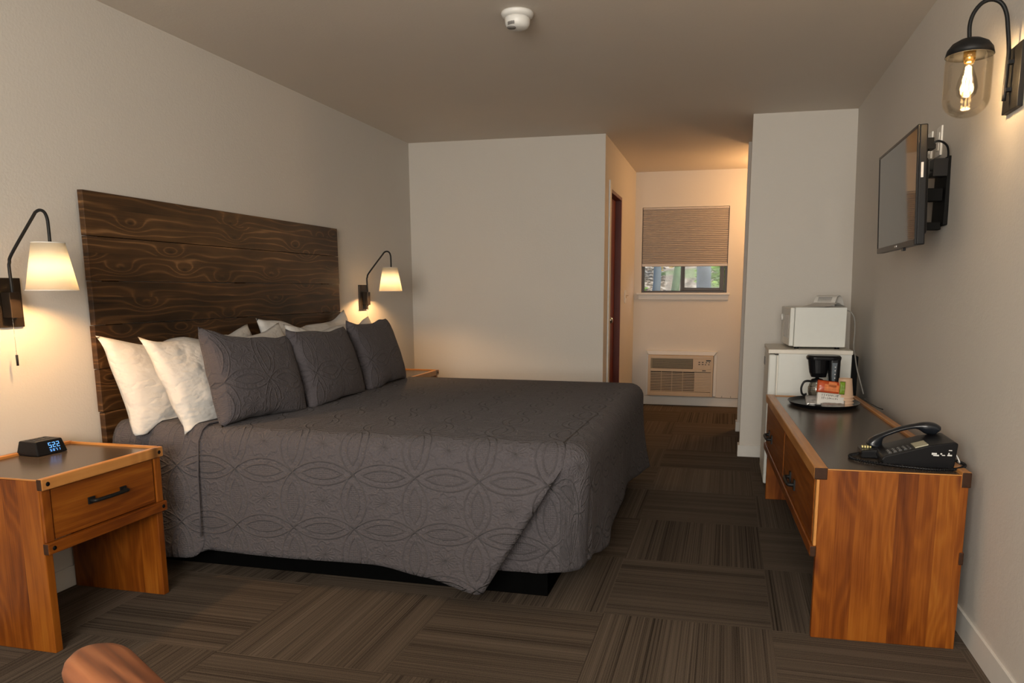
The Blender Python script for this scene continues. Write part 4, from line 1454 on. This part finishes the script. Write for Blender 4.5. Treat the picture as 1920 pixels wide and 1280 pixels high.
# desk telephone
ph = thing('telephone', 'black desk telephone with corded handset on the near end of the desk', 'telephone', (0.64, 2.86, DT))
yN, yP = 2.742, 2.930
zD = DT
bm = B()
prism(bm, [(0.548, zD), (0.768, zD), (0.776, zD + 0.088), (0.766, zD + 0.094), (0.690, zD + 0.080), (0.545, zD + 0.034), (0.540, zD + 0.022)], 'Y', yN, yP)
obj('phone_body', bm, M_blackp, ph, bevel=0.004)
bm = B(); prism(bm, [(0.492, zD), (0.560, zD), (0.560, zD + 0.036), (0.492, zD + 0.028)], 'Y', yP - 0.075, yP + 0.02); cr = obj('lower_cradle', bm, M_blackp, ph, bevel=0.005)
bm = B()
for i in range(4):
    box(bm, 0.500 + i * 0.009, 0.505 + i * 0.009, yP - 0.030, yP - 0.018, zD + 0.031, zD + 0.038)
obj('printed_digits', bm, M_gold, cr)
sl = math.atan2(0.046, 0.145)
SM = Matrix.Translation((0.545, 0, zD + 0.034)) @ Matrix.Rotation(-sl, 4, 'Y')
bm = B()
for i in range(4):
    for j in range(3):
        box(bm, 0.020 + i * 0.017, 0.031 + i * 0.017, yN + 0.022 + j * 0.018, yN + 0.034 + j * 0.018, 0.0, 0.004, mat=SM)
for j in range(3):
    box(bm, 0.088 + 0.0, 0.094, yN + 0.02 + j * 0.02, yN + 0.034 + j * 0.02, 0.0, 0.003, mat=SM)
pieces('key', bm, M_dkgrey, ph)
bm = B()
for i in range(4):
    for j in range(3):
        box(bm, 0.0245 + i * 0.017, 0.0265 + i * 0.017, yN + 0.026 + j * 0.018, yN + 0.030 + j * 0.018, 0.004, 0.0044, mat=SM)
obj('key_print', bm, M_icon, ph)
bm = B(); box(bm, 0.106, 0.148, yN + 0.012, yN + 0.082, 0.0, 0.003, mat=SM); obj('display_label', bm, M_lcd, ph)
bm = B()
for (x, z, w_, h_) in ((0.695, 0.048, 0.016, 0.007), (0.700, 0.044, 0.018, 0.005), (0.722, 0.050, 0.005, 0.005), (0.727, 0.046, 0.010, 0.003), (0.744, 0.046, 0.014, 0.005), (0.746, 0.051, 0.004, 0.006), (0.747, 0.064, 0.010, 0.003)):
    box(bm, x, x + w_, yN - 0.0006, yN + 0.0004, zD + z, zD + z + h_)
obj('side_icons', bm, M_icon, ph)
bm = B()
yh = 2.925
hp_ = [(0.528, 0.036), (0.535, 0.052), (0.560, 0.070), (0.592, 0.086), (0.630, 0.102), (0.670, 0.113), (0.705, 0.119), (0.738, 0.118), (0.760, 0.106)]
P = spline([(a, yh, zD + b) for a, b in hp_], 4)
n_ = len(P)
rings = []
for i, p in enumerate(P):
    t_ = i / (n_ - 1)
    d_ = (P[min(i + 1, n_ - 1)] - P[max(i - 1, 0)]).normalized()
    nn = Vector((-d_.z, 0, d_.x))
    ends = exp(-((t_ - 0.10) / 0.15) ** 4) + exp(-((t_ - 0.86) / 0.16) ** 4)
    top_, bot_ = 0.008 + 0.003 * ends, 0.009 + (0.038 if t_ < 0.5 else 0.025) * ends
    hw = 0.020 + 0.008 * ends
    if i in (0, n_ - 1):
        top_, bot_, hw = top_ * 0.3, bot_ * 0.5, hw * 0.8
    ring = []
    for k in range(14):
        a = 2 * pi * k / 14
        zz_ = sin(a)
        ring.append(bm.verts.new(p + Vector((0, cos(a) * hw, 0)) + nn * (zz_ * (top_ if zz_ > 0 else bot_))))
    rings.append(ring)
for a, b in zip(rings, rings[1:]):
    for k in range(14):
        f = bm.faces.new((a[k], a[(k + 1) % 14], b[(k + 1) % 14], b[k])); f.smooth = True
bm.faces.new(rings[0][::-1]); bm.faces.new(rings[-1])
bmesh.ops.recalc_face_normals(bm, faces=bm.faces)
obj('handset', bm, plain('black_handset_plastic', (0.010, 0.012, 0.016), 0.25), ph)
bm = B()
loop = spline([(0.53, yh - 0.01, zD + 0.012), (0.490, 2.905, zD + 0.007), (0.455, 2.865, zD + 0.0065), (0.462, 2.805, zD + 0.0065), (0.53, 2.752, zD + 0.0065), (0.62, 2.718, zD + 0.0065), (0.70, 2.700, zD + 0.0065), (0.765, 2.712, zD + 0.009), (0.802, 2.748, zD + 0.013), (0.803, 2.80, zD + 0.014), (0.785, 2.85, zD + 0.012), (0.772, 2.88, zD + 0.02)], 60)
hel = []
for i, p in enumerate(loop):
    d_ = (loop[min(i + 1, len(loop) - 1)] - loop[max(i - 1, 0)]).normalized()
    s_ = d_.cross(Vector((0, 0, 1))).normalized()
    u_ = s_.cross(d_)
    a = i * 1.05
    hel.append(p + (s_ * cos(a) + u_ * sin(a)) * 0.0042)
tube(bm, hel, 0.0018, 5)
tube(bm, loop[::6], 0.0034, 6)
obj('coiled_cord', bm, M_blackp, ph)
bm = B(); tube(bm, spline([(0.772, 2.80, zD + 0.055), (0.782, 2.79, zD + 0.045), (0.794, 2.78, zD + 0.018), (0.799, 2.84, zD + 0.013)]), 0.0024, 6); obj('line_cord', bm, M_icon, ph)

# black cord along the back of the desk
bm = B(); tube(bm, spline([(0.755, 4.36, DH + 0.012), (0.742, 4.30, DH + 0.014), (0.748, 4.20, DH + 0.0115), (0.757, 4.05, DH + 0.0115), (0.770, 3.98, DH + 0.0115)]), 0.003, 6)
tag(obj('black_cord', bm, M_blackp), 'thin black cord running along the wall edge of the desk', 'cord')

# ---------------------------------------------------------------- wooden armchair whose arm tip shows at the lower left
ch = thing('wooden_armchair', 'reddish wooden armchair whose rounded arm shows at the bottom left', 'armchair', (-0.850, 0.572, 0), radians(62))


def chair_arm(sx):
    bm = bmesh.new()
    top, bot = [], []
    out = []
    W2 = 0.050
    for k in range(17):
        a = pi * k / 16
        out.append((W2 * cos(a) * (1 - 0.0 * k), 0.235 + 0.060 * sin(a)))
    out += [(-0.042, 0.05), (-0.030, -0.12), (-0.028, -0.26), (0.028, -0.26), (0.030, -0.12), (0.042, 0.05)]
    rings = []
    for ins, z in ((0.008, 0.605), (0.001, 0.612), (0.0, 0.622), (0.003, 0.633), (0.010, 0.641), (0.020, 0.645)):
        ring = []
        for (x, y) in out:
            l = sqrt(x * x) + 1e-6
            xx = x * (1 - ins / 0.05)
            yy = y - ins * (1 if y > 0.2 else (-1 if y < -0.2 else 0))
            ring.append(bm.verts.new((sx + xx, yy, z - 0.00 + 0.0 * y)))
        rings.append(ring)
    n = len(out)
    for a, b in zip(rings, rings[1:]):
        for k in range(n):
            f = bm.faces.new((a[k], a[(k + 1) % n], b[(k + 1) % n], b[k])); f.smooth = True
    bm.faces.new(rings[0][::-1]); f = bm.faces.new(rings[-1]); f.smooth = True
    bmesh.ops.recalc_face_normals(bm, faces=bm.faces)
    return bm


kw = dict(world=False)
CX = 0.255
for sx in (-CX, CX):
    obj('arm', chair_arm(sx), M_walnut, ch, **kw)
    bm = B(); tube(bm, [(sx, 0.19, 0), (sx, 0.20, 0.35), (sx, 0.205, 0.606)], [0.014, 0.020, 0.018], 12); obj('leg', bm, M_walnut, ch, **kw)
    bm = B(); tube(bm, [(sx * 0.92, -0.30, 0), (sx * 0.92, -0.25, 0.40), (sx * 0.92, -0.26, 0.52), (sx * 0.92, -0.275, 0.655)], [0.014, 0.020, 0.019, 0.015], 12); obj('leg', bm, M_walnut, ch, **kw)
bm = B(); box(bm, -0.225, 0.225, -0.245, 0.225, 0.36, 0.39); obj('seat_frame', bm, M_walnut, ch, bevel=0.006, **kw)
bm = B(); box(bm, -0.228, 0.228, -0.24, 0.245, 0.392, 0.445); obj('seat', bm, plain('brown_seat_cloth', (0.12, 0.08, 0.06), 0.9, bump=0.3), ch, bevel=0.02, seg=4, **kw)
bm = B(); box(bm, -0.22, 0.22, -0.285, -0.262, 0.57, 0.645); box(bm, -0.22, 0.22, -0.270, -0.250, 0.475, 0.525); pieces('back_rail', bm, M_walnut, ch, bevel=0.008, **kw)

# ---------------------------------------------------------------- outdoors beyond the alcove window


def litter():
    t = NT('leaf_litter')
    v, o = t.coord()
    f = t.noise(v, 9, 6, 0.75)
    g = t.noise(v, 0.8, 2)
    c = t.ramp(f, [(0.42, (0.03, 0.022, 0.014)), (0.50, (0.18, 0.13, 0.08)), (0.60, (0.50, 0.42, 0.34)), (0.72, (0.75, 0.68, 0.60))])
    c = t.mix(t.m_('MULTIPLY', t.m_('GREATER_THAN', g, 0.60), 0.7), c, (0.09, 0.16, 0.03))
    t.set(Base_Color=c, Roughness=0.9)
    t.bump(f, 0.8, 0.08)
    return t.m


def gz(y):
    return 0.35 + max(0, y - 9) * 0.15 + max(0, y - 14) * 0.16


bm = B()
gv = {}
for i in range(41):
    for j in range(31):
        x = -11 + i * 0.5
        y = 8.3 + j * 0.7
        z = gz(y) + 0.12 * noise.noise(Vector((x * 0.6, y * 0.6, 0)))
        gv[i, j] = bm.verts.new((x, y, z))
for i in range(40):
    for j in range(30):
        f = bm.faces.new((gv[i, j], gv[i + 1, j], gv[i + 1, j + 1], gv[i, j + 1])); f.smooth = True
struct('ground', bm, litter())
M_bark = plain('grey_bark', (0.12, 0.14, 0.155), 0.9, var=0.35, scale=6, bump=0.6, bscale=14)
M_moss = plain('mossy_bark', (0.07, 0.13, 0.05), 0.9, var=0.5, scale=7)
M_leaf = plain('green_leaves', (0.20, 0.34, 0.05), 0.7, var=0.6, scale=4)  # plain leaf green, varied at random




def tree(label, x, y, r, lean, bark, h=6.5):
    t = thing('tree', label, 'tree', (x, y, gz(y) - 0.15), 0, 'trees outside the alcove window')
    bm = B()
    pts = [(x + lean * k / 8 * h / 3 + 0.05 * sin(k * 1.7 + x), y, gz(y) - 0.15 + h * k / 8) for k in range(9)]
    tube(bm, pts, [r * (1.15 if k == 0 else 1 - 0.07 * k) for k in range(9)], 14)
    for k, s_ in ((3, 1), (4, -1), (5, 1), (6, -1)):
        p = Vector(pts[k])
        tube(bm, [p, p + Vector((s_ * 0.12, 0.1, 0.5)), p + Vector((s_ * 0.25, 0.15, 1.2))], [r * 0.4, r * 0.28, r * 0.12], 8)
    obj('trunk', bm, bark, t)
    bm = B()
    rr = random.Random(int(x * 100))
    for k in range(420):
        c = Vector((x + lean * h / 3 + rr.gauss(0, 0.22), y + rr.gauss(0, 0.25), gz(y) + h * 0.88 + rr.gauss(0, 0.5)))
        R_ = Matrix.Translation(c) @ Matrix.Rotation(rr.uniform(0, 6.3), 4, 'Z') @ Matrix.Rotation(rr.uniform(0, 3), 4, 'X')
        s_ = rr.uniform(0.06, 0.13)
        vs = [bm.verts.new(R_ @ Vector(q)) for q in ((-s_, 0, 0), (0, -s_ * .4, 0.01), (s_, 0, 0), (0, s_ * .4, 0.01))]
        bm.faces.new(vs)
    obj('foliage', bm, M_leaf, t)


tree('slim grey tree trunk seen through the left window pane', -1.02, 11.0, 0.060, 0.02, M_bark)
tree('dark green mossy trunk beside the window mullion, outdoors', -0.86, 13.0, 0.065, 0.03, M_moss)
tree('broad pale grey leaning trunk seen through the right window pane', -0.37, 9.9, 0.10, 0.10, M_bark)
tree('mossy tree trunk far up the slope behind the left pane', -1.75, 15.0, 0.12, -0.05, M_moss)


def shrub(label, x, y, r, n, mat, zc=None):
    bm = B()
    rr = random.Random(int(abs(x) * 77))
    z = gz(y) + r * 0.7 if zc is None else zc
    for k in range(n):
        d = Vector((rr.gauss(0, 1), rr.gauss(0, 1), rr.gauss(0, 1))).normalized() * r * rr.uniform(0.3, 1)
        R_ = Matrix.Translation(Vector((x, y, z)) + Vector((d.x, d.y, d.z * 0.8))) @ Matrix.Rotation(rr.uniform(0, 6.3), 4, 'Z') @ Matrix.Rotation(rr.uniform(0, 3), 4, 'X')
        s_ = rr.uniform(0.03, 0.07)
        vs = [bm.verts.new(R_ @ Vector(q)) for q in ((-s_, 0, 0), (0, -s_ * .4, 0.01), (s_, 0, 0), (0, s_ * .4, 0.01))]
        bm.faces.new(vs)
    tag(obj('shrub', bm, mat), label, 'shrub')


shrub('bright green shrub at the right edge of the window view', 0.05, 12.0, 0.55, 900, M_leaf, 1.45)
shrub('low green shrub seen at the left of the window view', -1.45, 12.5, 0.30, 300, M_leaf, 1.05)
shrub('dry ochre bush between the two trunks outside', -1.12, 15.0, 0.5, 500, plain('dry_leaves', (0.5, 0.36, 0.12), 0.8, var=0.5, scale=4), 1.95)
